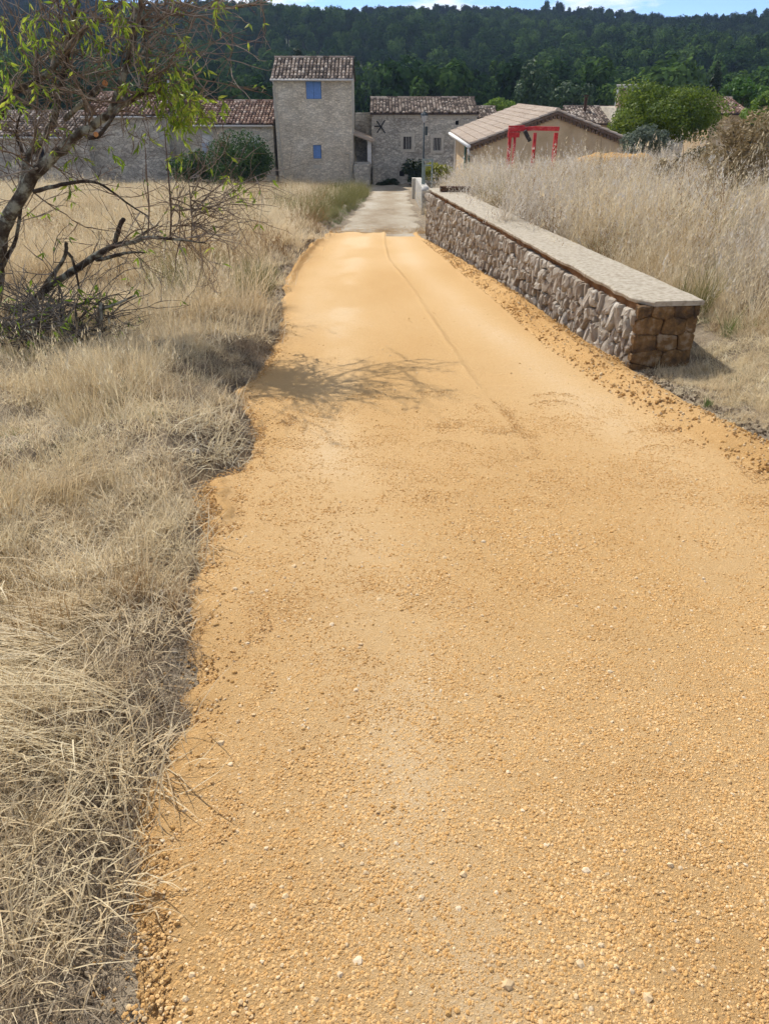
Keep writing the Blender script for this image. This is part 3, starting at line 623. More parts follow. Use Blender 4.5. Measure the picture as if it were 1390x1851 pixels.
for i, (a, b) in enumerate(seeds):
    H = Hs(a)/ASP; poly = [(a-.3, max(-.02, b-.3)), (a+.3, max(-.02, b-.3)), (a+.3, min(H, b+.3)), (a-.3, min(H, b+.3))]
    poly = [(max(.015, p[0]), p[1]) for p in poly]
    for j, (c, d) in enumerate(seeds):
        if j != i and abs(c-a) < .4 and abs(d-b) < .4:
            poly = clip(poly, (a+c)/2, (b+d)/2, c-a, d-b)
            if len(poly) < 3: break
    if len(poly) >= 3:
        ar = abs(sum(poly[q][0]*poly[(q+1) % len(poly)][1]-poly[(q+1) % len(poly)][0]*poly[q][1] for q in range(len(poly))))/2
        if ar > .0006: stones.append((a, b, poly))
stones.sort(key=lambda q: q[0])
def stone_mesh(a, b, poly):
    # soften the corners, then raise a chipped, slightly domed face
    p2 = []
    for i in range(len(poly)):
        q, r_ = poly[i], poly[(i+1) % len(poly)]
        if math.hypot(q[0]-r_[0], q[1]-r_[1]) < .012: continue
        for t in (.13, .87): p2.append((q[0]+(r_[0]-q[0])*t, q[1]+(r_[1]-q[1])*t))
    if len(p2) < 4: p2 = poly
    cx = sum(p[0] for p in p2)/len(p2); cy = sum(p[1] for p in p2)/len(p2)
    dep = rs.uniform(.015, .065); tx, ty = rs.uniform(-.3, .3), rs.uniform(-.3, .2)
    V = []; F = []; n = len(p2)
    for sc1, d, jit in ((.92, -.05, 0), (.87, dep*.65, .006), (.70, dep, .010)):
        for (x, y) in p2:
            X = cx + (x-cx)*sc1 + rs.uniform(-jit, jit); Y = (cy + (y-cy)*sc1)*ASP + rs.uniform(-jit, jit)*1.4
            dd = d + ((X-cx)*tx + (Y-cy*ASP)*ty + rs.uniform(-jit, jit) if d > 0 else 0)
            V.append(wp(X, wbase(X)+Y, dd))
    V.append(wp(cx+rs.uniform(-.01,.01), wbase(cx)+cy*ASP, dep*1.08 + rs.uniform(-.004, .006)))
    for k in range(2):
        for i in range(n): F.append((k*n+i, k*n+(i+1) % n, (k+1)*n+(i+1) % n, (k+1)*n+i))
    for i in range(n): F.append((2*n+i, 2*n+(i+1) % n, 3*n))
    return V, F
rest = MB()
for i, st in enumerate(stones):
    V, F = stone_mesh(*st); tn = rs.random()
    if i < 298: mk('stone', V, F, M['wallstone'], wall, False, [tn]*len(V))
    else: rest.add(V, F, tn)
o = rest.build('far_stones', M['wallstone'], wall); o['kind'] = 'stuff'
# end face: stained blocks in four courses
zt, zb = wtop(0)-CAPH, wbase(0); hE = zt - zb + .1; es = []; zc_ = 0.0
while zc_ < hE:
    ch = rs.uniform(.10, .15); xx_ = rs.uniform(-.1, .05)
    while xx_ < WT + .03:
        bw = rs.uniform(.14, .27); es.append((xx_+bw/2, (zc_+ch/2+rs.uniform(-.012, .012))*1.6)); xx_ += bw
    zc_ += ch
for i, (a, b) in enumerate(es):
    poly = [(-.03, 0), (WT-.0, 0), (WT-.0, hE*1.6-.004), (-.03, hE*1.6-.004)]
    for j_, (c, d) in enumerate(es):
        if j_ != i and len(poly) >= 3: poly = clip(poly, (a+c)/2, (b+d)/2, c-a, d-b)
    if len(poly) < 3: continue
    poly = [(p[0], p[1]/1.6) for p in poly]; p2 = []
    for q in range(len(poly)):
        A, B = poly[q], poly[(q+1) % len(poly)]
        for t in (.12, .5, .88): p2.append((A[0]+(B[0]-A[0])*t, A[1]+(B[1]-A[1])*t))
    cx = sum(p[0] for p in p2)/len(p2); cy = sum(p[1] for p in p2)/len(p2); dep = rs.uniform(.004, .02); V = []; F = []; n = len(p2)
    for sc1, d, jit in ((.992, -.05, 0), (.975, dep*.6, .005), (.85, dep, .008), (.4, dep*1.05, .008)):
        for (x_, y_) in p2: V.append(wp(-d - rs.uniform(0, jit), zb - .1 + cy + (y_-cy)*sc1 + rs.uniform(-jit, jit), -(cx + (x_-cx)*sc1 + rs.uniform(-jit, jit))))
    V.append(wp(-dep, zb-.1+cy, -cx))
    for k in range(3):
        for q in range(n): F.append((k*n+q, k*n+(q+1) % n, (k+1)*n+(q+1) % n, (k+1)*n+q))
    for q in range(n): F.append((3*n+q, 3*n+(q+1) % n, 4*n))
    mk('end_stone', V, F, M['endblock'], wall, False, [rs.random()]*len(V))
# rusty steel section lying on the far end of the cap
M['rust'] = ramp_mat('dark_rust', [(.03,.018,.012),(.075,.038,.022),(.13,.07,.045)], tone=0, noise=(1, 14, 6), bump=(.004, 60), rough=.9)
q0 = Vector(wp(WL-.95, 0, -.06)); mb = MB()
zc = wtop(WL-.8)+.006
def channel(x0, x1, y0, y1, z0, z1, th):
    mb.box(x0, x1, y0, y0+th, z0, z1); mb.box(x0, x1, y1-th, y1, z0, z1); mb.box(x0, x1, y0+th, y1-th, z1-th, z1-.001)
channel(q0.x, q0.x+.62, q0.y, q0.y+.16, zc, zc+.10, .012)
tag(mb.build('steel_channel', M['rust']), 'short dark rusty steel channel lying across the far end of the wall cap', 'steel beam')

# ------------------------------------------------------------------ village
M['rubble'] = ramp_mat('pale_rubble', [(.52,.445,.335),(.68,.605,.475),(.76,.705,.585)], tone=0, noise=(1, .8, 7), bump=(.03, 14), rough=.95, vor=(5.2, (1, 1, 2.1), .80, 1.14, .68, .05))
M['rubble_dark'] = ramp_mat('grey_rubble', [(.30,.26,.21),(.56,.515,.43),(.72,.68,.58)], tone=0, noise=(1, .7, 8), bump=(.04, 12), rough=.95, vor=(4.6, (1, 1, 1.7), .72, 1.16, .62, .06))
M['tile'] = ramp_mat('lichened_clay_tile', [(.04,.032,.027),(.10,.075,.06),(.25,.195,.155),(.44,.38,.32)], tone=.9, noise=(.15, 9, 4), rough=.95, bump=(.01, 40))
M['tile_red'] = ramp_mat('red_brown_clay_tile', [(.05,.032,.026),(.13,.075,.056),(.27,.175,.13),(.44,.36,.30)], tone=.9, noise=(.15, 9, 4), rough=.95, bump=(.01, 40))
M['tile_pale'] = ramp_mat('pale_pink_tile', [(.38,.295,.225),(.48,.39,.305),(.56,.47,.385)], tone=.7, noise=(.3, 5, 5), rough=.95, bump=(.01, 40))
M['roofdeck'] = ramp_mat('roof_underlay', [(.04,.03,.025),(.09,.065,.05)], tone=0, noise=(1, 5, 4))
M['zinc'] = plain('zinc_gutter', (.52,.50,.46), .5)
M['pipe'] = plain('beige_downpipe', (.50,.46,.38), .6)
M['white'] = plain('white_paint', (.74,.73,.70), .6)
M['blue'] = plain('faded_blue_paint', (.14,.27,.56), .6, var=.12, sc_=6)
M['green'] = plain('dark_green_paint', (.05,.13,.085), .6)
M['ochre_render'] = ramp_mat('ochre_render', [(.45,.32,.18),(.57,.425,.26),(.62,.485,.32)], tone=0, noise=(1, 1.2, 8), bump=(.006, 40), rough=.95)
M['dark'] = plain('dark_interior', (.018,.018,.02), .9)
M['iron'] = plain('black_iron', (.025,.024,.024), .55)
M['lintel'] = plain('dressed_limestone', (.50,.46,.38), .9)
M['block'] = plain('grey_plaster', (.46,.45,.43), .9)
M['timber'] = plain('brown_timber', (.15,.10,.07), .9)
M['glass'] = plain('window_glass', (.03,.04,.05), .15)
def wallmesh(parent, x0, x1, y, z0, z1, openings, mat, depth=.25, name='wall', back=None):
    """front wall (facing the road) with real openings, its sides and back"""
    xs = sorted({x0, x1} | {o[0] for o in openings} | {o[1] for o in openings}); zs = sorted({z0, z1} | {o[2] for o in openings} | {o[3] for o in openings})
    mb = MB()
    for i in range(len(xs)-1):
        for j in range(len(zs)-1):
            cx, cz = (xs[i]+xs[i+1])/2, (zs[j]+zs[j+1])/2
            if any(o[0] < cx < o[1] and o[2] < cz < o[3] for o in openings): continue
            mb.add([(xs[i],y,zs[j]),(xs[i+1],y,zs[j]),(xs[i+1],y,zs[j+1]),(xs[i],y,zs[j+1])], [(0,1,2,3)])
    for (a, b, c, d) in openings:
        e = y+depth
        mb.add([(a,y,c),(b,y,c),(b,y,d),(a,y,d),(a,e,c),(b,e,c),(b,e,d),(a,e,d)], [(0,4,5,1),(1,5,6,2),(2,6,7,3),(3,7,4,0)])
    if back:
        mb.add([(x0,y,z0),(x0,back,z0),(x0,back,z1),(x0,y,z1),(x1,y,z0),(x1,back,z0),(x1,back,z1),(x1,y,z1)], [(0,3,2,1),(4,5,6,7),(1,2,6,5)])
    return mb.build(name, mat, parent)
def tri_gable(mb, x, y0, ym, y1, z0, z1, t=.5): mb.add([(x,y0,z0),(x,y1,z0),(x,ym,z1)], [(0,1,2)], t)
def tile_slope(roof, e0, e1, r0, r1, mat, sp=.21, course=.34, seed=0, rad=.088, ridge=True, dark=0.0):
    rr = random.Random(seed); e0, e1, r0, r1 = map(Vector, (e0, e1, r0, r1)); U = (e1-e0); W = U.length; u = U.normalized(); up = (r0-e0); H = up.length; w_ = up.normalized(); nrm = u.cross(w_).normalized()
    if nrm.z < 0: nrm = -nrm
    mb = MB(); nc = max(2, round(W/sp)); nr = max(2, round(H/course))
    for c in range(nc):
        cx = (c+.5)*W/nc; jx = rr.uniform(-.01, .01)
        for k in range(nr):
            a = H*k/nr - .02; b = a + H/nr + .05; t = rr.betavariate(1.1, 1.4)*(1-dark) if rr.random() < .8 else rr.uniform(.5, 1)
            o = rr.uniform(-.012, .012); r0_ = rad*rr.uniform(.95, 1.08); V = []
            for (d, rad_, lift) in ((a, r0_, .030), (b, r0_*.84, .008)):
                for q in range(6):
                    an = math.pi*q/5; V.append(e0 + u*(cx + jx + o + math.cos(an)*rad_) + w_*d + nrm*(lift + math.sin(an)*rad_*.85))
            mb.add(V, [(q, q+1, q+7, q+6) for q in range(5)] + [(0, 1, 2, 3, 4, 5)], t)
    if ridge:
        n = max(2, round(W/.36))
        for c in range(n):
            V = []; t = rr.betavariate(1.5, 1.2)
            for (d, rad_) in ((W*c/n-.02, .12), (W*(c+1)/n+.03, .10)):
                for q in range(6):
                    an = math.pi*q/5; V.append(r0 + u*d + Vector((w_.x, w_.y, 0)).normalized()*math.cos(an)*rad_ + Vector((0,0,1))*(math.sin(an)*rad_ + .02))
            mb.add(V, [(q, q+1, q+7, q+6) for q in range(5)] + [(0, 1, 2, 3, 4, 5)], t)
    o = mb.build('roof_tiles', mat, roof); o['kind'] = 'stuff'; return o
def gable_roof(parent, x0, x1, y0, y1, ze, zr, mat, over=.22, seed=0, thick=.08, **kw):
    """ridge runs along x"""
    ym = (y0+y1)/2; sl = (zr-ze)/(ym-y0); ya, yb = y0-over, y1+over; za = ze - sl*over
    xa, xb = x0-.10, x1+.10; mb = MB()
    mb.add([(xa,ya,za),(xb,ya,za),(xb,ym,zr),(xa,ym,zr),(xa,yb,za),(xb,yb,za)] + [(xa,ya,za-thick),(xb,ya,za-thick),(xb,ym,zr-thick),(xa,ym,zr-thick),(xa,yb,za-thick),(xb,yb,za-thick)],
           [(0,1,2,3),(3,2,5,4),(7,6,9,8),(8,9,10,11),(0,6,7,1),(4,5,11,10),(0,3,9,6),(3,4,10,9),(1,7,8,2),(2,8,11,5)])
    roof = mb.build('roof', M['roofdeck'], parent)
    tile_slope(roof, (xa,ya,za), (xb,ya,za), (xa,ym,zr), (xb,ym,zr), mat, seed=seed, **kw)
    
    class G_:
        def build(s_, name, mat, par):
            for xg in (x0+.004, x1-.004):
                g = MB(); tri_gable(g, xg, y0, ym, y1, ze-.02, zr-thick-.01); g.build(name, mat, par)
    return roof, G_()
def gutter(parent, x0, x1, y, z, r=.06, mat=None):
    mb = MB(); mb.tube([(x0,y,z),(x1,y,z)], [r,r], 8); return mb.build('gutter', mat or M['zinc'], parent, True)
def downpipe(parent, pts, r=.045, mat=None):
    mb = MB(); mb.tube(pts, [r]*len(pts), 8); return mb.build('downpipe', mat or M['pipe'], parent, True)
GZ = -3.95
def X(u, v, y): return at(u, v, y).x
def Zv(v, y, u=695): return at(u, v, y).z
def shutters(parent, x0, x1, y, z0, z1, mat, n=2, planks=4):
    """a closed window: a window part holding frame boards and plank shutters"""
    wdw = MB(); wdw.box(x0+.002, x1-.002, y+.16, y+.2, z0+.002, z1-.002); win = wdw.build('window', M['dark'], parent)
    for k in range(n):
        a = x0+.012 + (x1-x0-.024)*k/n; b = x0+.012 + (x1-x0-.024)*(k+1)/n - .012; m_ = MB()
        for q in range(planks):
            p0 = a + (b-a)*q/planks; p1 = a + (b-a)*(q+1)/planks - .006; m_.box(p0, p1, y+.085+.004*(q % 2), y+.125, z0+.015, z1-.015)
        for zz in (z0+.22*(z1-z0), z0+.78*(z1-z0)): m_.box(a+.02, b-.02, y+.062, y+.084, zz-.04, zz+.04)
        m_.build('shutter', mat, win)
    return win
# tower
ty = 49.0; tx0, tx1 = X(497, 200, ty), X(636, 200, ty); tze = Zv(140, ty, 565)
tower = thing('tower_house', ((tx0+tx1)/2, ty, GZ), 'tall narrow stone tower house with blue shutters and tiled roof', 'house')
w1 = (X(553,160,ty), X(581,160,ty), Zv(179,ty,566), Zv(145,ty,566)); w2 = (X(566,270,ty), X(581,270,ty), Zv(287,ty,573), Zv(262,ty,573))
wallmesh(tower, tx0, tx1, ty, GZ-.3, tze, [w1, w2], M['rubble'], back=ty+4.6)
rf, g_ = gable_roof(tower, tx0, tx1, ty, ty+4.6, tze, tze+1.0, M['tile'], seed=1); g_.build('gable', M['rubble'], tower)
gutter(tower, tx0-.12, tx1+.14, ty-.30, tze-.13)
shutters(tower, w1[0], w1[1], ty, w1[2], w1[3], M['blue']); shutters(tower, w2[0], w2[1], ty, w2[2], w2[3], M['blue'], 1, 3)
for (a, b, c, d) in (w1, w2):
    m_ = MB(); m_.box(a-.1, b+.1, ty-.03, ty+.1, c-.09, c-.002); m_.build('sill', M['lintel'], tower)
m_ = MB(); m_.box(X(566,300,ty), X(582,300,ty), ty-.02, ty+.05, Zv(305,ty,573), Zv(298,ty,573)); m_.build('name_stone', M['lintel'], tower)
downpipe(tower, [(tx0+.04,ty-.27,tze-.18),(tx0+.06,ty-.10,tze-.42),(tx0+.28,ty-.08,GZ+1.3),(tx0+.44,ty-.08,GZ+.25),(tx0-.1,ty-.09,GZ+.22)])
downpipe(tower, [(tx1-.42,ty-.06,Zv(277,ty,620)),(tx1-.14,ty-.06,Zv(278,ty,630)),(tx1-.13,ty-.06,GZ)], .04)
m_ = MB(); m_.box(tx0-.16, tx0-.02, ty+.9, ty+3.2, Zv(215,ty), Zv(155,ty)); m_.build('flashing', M['block'], tower)
# wings to the left
def wing(name, ua, ub, y, ve, vr, deep, label, mat, tmat, openings=(), seed=0, tilek={}):
    x0, x1 = X(ua, 240, y), X(ub, 240, y); ze = Zv(ve, y, (ua+ub)/2); zr = Zv(vr, y+deep/2, (ua+ub)/2)
    h = thing(name, ((x0+x1)/2, y, GZ), label, 'house')
    ops = [(X(o[0],o[2],y), X(o[1],o[2],y), Zv(o[3],y,o[0]), Zv(o[2],y,o[0])) for o in openings]
    wallmesh(h, x0, x1, y, GZ-.3, ze, ops, mat, back=y+deep)
    rf, g_ = gable_roof(h, x0, x1, y, y+deep, ze, zr, tmat, seed=seed, **tilek); g_.build('gable', mat, h)
    gutter(h, x0-.1, x1+.02, y-.3, ze-.16)
    return h, ops, (x0, x1, ze, zr)
hA, ops, dA = wing('farm_wing', 306, 494, 49.9, 222, 184, 7.0, 'low stone wing with white window joined to the left of the tower', M['rubble'], M['tile_red'], [(446,465,243,283),(362,380,243,283)], 5)
for a, b, c, d in ops:
    mb = MB(); mb.box(a+.002, b-.002, 50.0, 50.05, c+.002, d-.002); wn_ = mb.build('window', M['white'], hA)
    mb = MB(); mb.box(a+.06, b-.06, 49.975, 49.995, c+.06, d-.45); mb.build('pane', plain('curtained_glass', (.42,.47,.55), .3), wn_)
    mb = MB(); mb.box(a-.2, b+.2, 49.86, 49.98, d+.002, d+.16); mb.build('lintel', M['lintel'], hA)
    mb = MB(); mb.box(b+.002, b+.14, 49.87, 49.98, c, d); mb.build('jamb', M['block'], hA)
hB, ops, dB = wing('farm_wing', 158, 304, 48.6, 206, 169, 7.5, 'stone farm wing behind the leaning tree, roof a step higher', M['rubble_dark'], M['tile_red'], [(283,297,216,252)], 6)
for a, b, c, d in ops:
    mb = MB(); mb.box(a+.002, b-.002, 48.72, 48.76, c+.002, d-.002); mb.build('window', M['block'], hB)
mb = MB(); x_ = dB[1]-.14
mb.add([(x_-.14,50.2,dB[2]+.3),(x_+.3,50.2,dB[2]+.3),(x_+.08,50.2,dB[2]+1.75),(x_-.14,50.6,dB[2]+.3),(x_+.3,50.6,dB[2]+.3),(x_+.08,50.6,dB[2]+1.75)], [(0,1,2),(5,4,3),(0,3,4,1),(1,4,5,2),(2,5,3,0)]); mb.build('gable_upstand', M['block'], hB)
hC, ops, dC = wing('barn_shed', -120, 156, 47.9, 243, 203, 7.0, 'long low stone shed at the far left behind the tree branches', M['rubble_dark'], M['tile'], [(60,78,262,300)], 7)
for a, b, c, d in ops:
    mb = MB(); mb.box(a+.002, b-.002, 48.02, 48.06, c+.002, d-.002); mb.build('window', M['dark'], hC)
# barn right of the tower
by = 52.0; bx0, bx1 = X(672, 250, by), X(860, 250, by); bze = Zv(203, by, 766)
barn = thing('stone_barn', ((bx0+bx1)/2, by, GZ), 'weathered stone barn with barred windows and iron cross tie at the road end', 'barn')
bo = [(X(729,260,by), X(744,260,by), Zv(270,by,736), Zv(247,by,736)), (X(783,260,by), X(797,260,by), Zv(272,by,790), Zv(249,by,790)), (X(722,314,by), X(731,314,by), Zv(319,by,727), Zv(309,by,727)), (X(823,222,by), X(829,222,by), Zv(226,by,826), Zv(218,by,826))]
wallmesh(barn, bx0, bx1, by, GZ-.3, bze, bo, M['rubble_dark'], back=by+6.4)
rf, g_ = gable_roof(barn, bx0, bx1, by, by+6.4, bze, Zv(178, by+3.2), M['tile'], seed=9, sp=.20, course=.30); g_.build('gable', M['rubble_dark'], barn)
for k, (a, b, c, d) in enumerate(bo):
    mb = MB(); mb.box(a+.002, b-.002, by+.2, by+.23, c+.002, d-.002); wn_ = mb.build('window', M['dark'], barn)
    if k < 2:
        for q in range(5):
            xx = a + (b-a)*(q+.5)/5; m_ = MB(); m_.box(xx-.013, xx+.013, by+.05, by+.076, c+.005, d-.005); m_.build('bar', plain('rusty_bar', (.16,.13,.11)) if q == 0 and k == 0 else M['zinc'], wn_)
        m_ = MB(); m_.box(a-.16, b+.16, by-.05, by+.1, c-.16, c-.003); m_.build('sill', M['lintel'], barn)
        m_ = MB(); m_.box(a-.2, b+.2, by-.04, by+.1, d+.003, d+.2); m_.build('lintel', M['lintel'], barn)
        for (p0, p1) in ((a-.17, a-.003), (b+.003, b+.17)):
            m_ = MB(); m_.box(p0, p1, by-.035, by+.1, c, d); m_.build('jamb', M['lintel'], barn)
nblk = 15
for q in range(nblk):                      # dressed blocks under the eave
    a = bx0 + .1 + (bx1-bx0-.2)*q/nblk; m_ = MB(); m_.box(a+.02, a+(bx1-bx0-.2)/nblk-.02, by-.03-.01*(q % 2), by+.05, bze-.32, bze-.10); m_.build('eave_block', M['lintel'], barn)
c_ = at(688, 229, by-.05); mb = MB()      # iron tie anchor, an X with a bar
for (a, b) in (((-.24,.33),(.28,-.36)), ((-.22,-.34),(.27,.36)), ((-.4,.02),(.1,.02))):
    mb.bar((c_.x+a[0], by-.05-.02*(a[1] == .02), c_.z+a[1]), (c_.x+b[0], by-.05-.02*(a[1] == .02), c_.z+b[1]), .045, .07)
mb.build('tie_anchor', M['iron'], barn)
mb = MB(); mb.tube([(X(763,175,by), by-.33, Zv(206,by)), (X(763,175,by), by-.36, Zv(206,by)+.02)], [.05,.05], 6); mb.build('gutter_stub', M['zinc'], barn)
mb = MB(); mb.box(bx0+.06, bx0+.62, by-.9, by-.01, GZ-.2, GZ+1.25); mb.build('buttress', M['rubble_dark'], barn)
# lean-to between tower and barn
ly = 51.2; lean = thing('lean_to', ((tx1+bx0)/2, ly, GZ), 'small open lean-to with white post between tower and barn', 'lean-to')
mb = MB(); mb.box(tx1+.02, bx0-.02, ly+2.2, ly+2.5, GZ, Zv(204, ly+2.2)); mb.build('back_wall', M['rubble_dark'], lean)
mb = MB(); mb.box(tx1+.01, bx0-.02, ly+.2, ly+.5, GZ, Zv(297, ly)); mb.build('low_wall', M['rubble_dark'], lean)
mb = MB(); mb.box(X(664,270,ly), X(671,270,ly), ly+.22, ly+.45, Zv(297, ly)+.003, Zv(254, ly)); mb.build('post', M['white'], lean)
a = at(637, 240, ly); b = at(676, 254, ly); mb = MB()
mb.add([(a.x+.03,ly-.1,a.z),(b.x,ly-.1,b.z),(b.x,ly+2.1,b.z+.1),(a.x+.03,ly+2.1,a.z+.1),(a.x+.03,ly-.1,a.z-.12),(b.x,ly-.1,b.z-.12),(b.x,ly+2.1,b.z-.02),(a.x+.03,ly+2.1,a.z-.02)], [(0,1,2,3),(5,4,7,6),(4,5,1,0),(5,6,2,1),(7,4,0,3)])
rf = mb.build('roof', M['tile_pale'], lean)
# stone yard wall stub in front of the lean-to
ysub = thing('yard_wall', (X(652,330,48.6), 48.4, GZ), 'grey rubble yard wall at the foot of the tower beside the road end', 'wall')
mb = MB(); mb.box(tx1+.06, X(668,320,48.9), 48.75, 50.9, GZ-.2, Zv(298, 48.75)); mb.build('wall', M['rubble_dark'], ysub)

# ochre house on the right
hy0, hy1 = 33.0, 42.6; hl, hr, hm = 3.72, 9.9, 6.76; hze = -.27; hzr = .80; HB = -3.6
och = thing('ochre_house', (hm, hy0, HB), 'ochre rendered house with pale tiled gable roof behind the tall grass', 'house')
so = [(36.2, 37.3, -1.62, -.47)]
mb = MB(); ys_ = [hy0, 36.2, 37.3, hy1]; 
for i in range(3):
    for (z0, z1) in ((HB, -1.62), (-1.62, -.47), (-.47, hze)):
        if i == 1 and z0 == -1.62: continue
        mb.add([(hl,ys_[i],z0),(hl,ys_[i+1],z0),(hl,ys_[i+1],z1),(hl,ys_[i],z1)], [(3,2,1,0)])
a, b, c, d = so[0]; e = hl+.2
mb.add([(hl,a,c),(hl,b,c),(hl,b,d),(hl,a,d),(e,a,c),(e,b,c),(e,b,d),(e,a,d)], [(0,1,5,4),(1,2,6,5),(2,3,7,6),(3,0,4,7)])
mb.add([(hl,hy0,HB),(hr,hy0,HB),(hr,hy0,hze),(hm,hy0,hzr),(hl,hy0,hze)], [(0,1,2,3,4)]); mb.add([(hl,hy1,HB),(hr,hy1,HB),(hr,hy1,hze),(hm,hy1,hzr),(hl,hy1,hze)], [(4,3,2,1,0)]); mb.add([(hr,hy0,HB),(hr,hy1,HB),(hr,hy1,hze),(hr,hy0,hze)], [(0,1,2,3)])
mb.build('wall', M['ochre_render'], och)
mb = MB(); mb.box(e-.04, e, a+.002, b-.002, c+.002, d-.002); wn_ = mb.build('window', M['glass'], och)
for (p0, p1) in ((a-.56, a-.02), (b+.02, b+.56)):
    m_ = MB()
    for q in range(5): m_.box(hl-.055, hl-.018-.003*(q % 2), p0+(p1-p0)*q/5, p0+(p1-p0)*(q+1)/5-.008, c-.02, d+.02)
    m_.build('shutter', M['green'], wn_)
ov = .16
for side in (-1, 1):
    xe = hl-.30 if side < 0 else hr+.30; sl = (hzr-hze)/(hm-hl); ze = hze - .30*sl; mb = MB()
    p = [(xe,hy0-ov,ze+.03),(xe,hy1+ov,ze+.03),(hm,hy1+ov,hzr+.03),(hm,hy0-ov,hzr+.03)]; mb.add(p + [(q[0],q[1],q[2]-.10) for q in p], [(0,1,2,3) if side > 0 else (3,2,1,0),(4,5,6,7) if side < 0 else (7,6,5,4),(0,4,5,1),(0,3,7,4),(1,5,6,2)])
    rf = mb.build('roof', M['timber'], och)
    if side < 0: tile_slope(rf, p[0], p[1], p[3], p[2], M['tile_pale'], sp=.24, course=.36, seed=30, rad=.112)
    else: tile_slope(rf, p[0], p[1], p[3], p[2], M['tile_pale'], sp=.24, course=.36, seed=31, rad=.10, ridge=False)
    n = 22                                  # verge tile ends along the gable
    for q in range(n):
        f = (q+.5)/n; xx = xe + (hm-xe)*f; zz = ze + (hzr-ze)*f; m_ = MB(); m_.box(xx-.055, xx+.055, hy0-.11, hy0+.02, zz-.20, zz-.075); m_.build('verge_tile_end', M['timber'], rf)
mb = MB(); mb.tube([(hl-.36,hy0-.2,hze-.13),(hl-.36,hy1+.2,hze-.13)], [.075,.075], 8); mb.build('gutter', M['white'], och, True)
downpipe(och, [(hl-.34,hy0+.1,hze-.2),(hl-.32,hy0+.12,hze-.42),(hl-.08,hy0+.35,hze-.52),(hl-.08,hy0+.4,HB)], .055, M['white'])
downpipe(och, [(hl-.34,hy1-.1,hze-.2),(hl-.07,hy1-.1,hze-.42),(hl-.07,hy1-.1,HB)], .05, M['white'])
mb = MB(); q = at(1147, 259, 33.0); mb.tube([(q.x-.05,32.8,q.z-.04),(q.x+.16,32.85,q.z-.07)], [.085,.05], 8); mb.build('gutter_end', M['white'], och, True)

# small houses behind on the right
def backhouse(name, ua, ub, y, ve, vr, deep, label, tm, seed):
    x0, x1 = X(ua, 205, y), X(ub, 205, y); ze = Zv(ve, y, (ua+ub)/2); zr = Zv(vr, y+deep/2, (ua+ub)/2); h = thing(name, ((x0+x1)/2, y, GZ), label, 'house')
    wallmesh(h, x0, x1, y, GZ-.5, ze, [], M['ochre_render'], back=y+deep); rf, g_ = gable_roof(h, x0, x1, y, y+deep, ze, zr, tm, seed=seed); g_.build('gable', M['ochre_render'], h); return h, (x0, x1, ze, zr)
h1, d1 = backhouse('cottage', 1040, 1150, 56, 222, 194, 7, 'cottage with dark tiled roof and flue pipe left of the round tree', M['tile'], 41)
mb = MB(); q = at(1057, 194, 58.5); mb.tube([(q.x,58.5,q.z-.5),(q.x,58.5,q.z+.62)], [.11,.11], 8); mb.tube([(q.x,58.5,q.z+.66),(q.x,58.5,q.z+.74)], [.16,.16], 8); mb.build('flue_pipe', M['rust'], h1)
y = 55.0; h2 = thing('chimney_house', (X(1150,180,y), y, GZ), 'house showing a tapering brown chimney and grey flat parapet above the round tree', 'house')
a, b = X(1120,175,y), X(1138,175,y); zt = Zv(158,y,1130); zb = Zv(185,y,1130); mb = MB()
mb.add([(a+.06,y,zt-.15),(b,y,zt-.15),(b,y+.6,zt-.15),(a+.06,y+.6,zt-.15),(a-.06,y-.05,zb-.3),(b+.05,y-.05,zb-.3),(b+.05,y+.65,zb-.3),(a-.06,y+.65,zb-.3)], [(0,1,2,3),(4,5,1,0),(5,6,2,1),(6,7,3,2),(7,4,0,3)]); 
ch = mb.build('chimney', plain('brown_chimney_render', (.33,.22,.15), .9), h2)
mb = MB(); mb.box(a, b+.06, y-.06, y+.66, zt-.07, zt); mb.build('chimney_cap', M['tile'], ch)
for xx in (a+.1, (a+b)/2, b-.06):
    m_ = MB(); m_.box(xx-.04, xx+.04, y, y+.5, zt-.148, zt-.072); m_.build('cap_support', M['timber'], ch)
mb = MB(); mb.box(a-.12, b+4, y+.02, y+5, GZ, zb-.305); mb.build('wall', M['rubble'], h2)
mb = MB(); mb.box(X(1144,165,y), X(1176,165,y), y+.8, y+4, zb-.303, Zv(154,y)); par = mb.build('parapet', plain('grey_parapet', (.27,.28,.28), .9), h2)
mb = MB(); mb.box(X(1143,165,y), X(1177,165,y), y+.74, y+4.05, Zv(154,y)+.002, Zv(153,y)+.03); mb.build('parapet_cap', M['zinc'], par)
h3, d3 = backhouse('cottage', 1285, 1352, 56, 204, 178, 7, 'red tiled cottage just right of the round green tree', M['tile_red'], 43)
h4, d4 = backhouse('annex', 852, 900, 57.5, 212, 194, 5, 'small tiled annex roof peeping between the barn and the ochre house', M['tile'], 44)

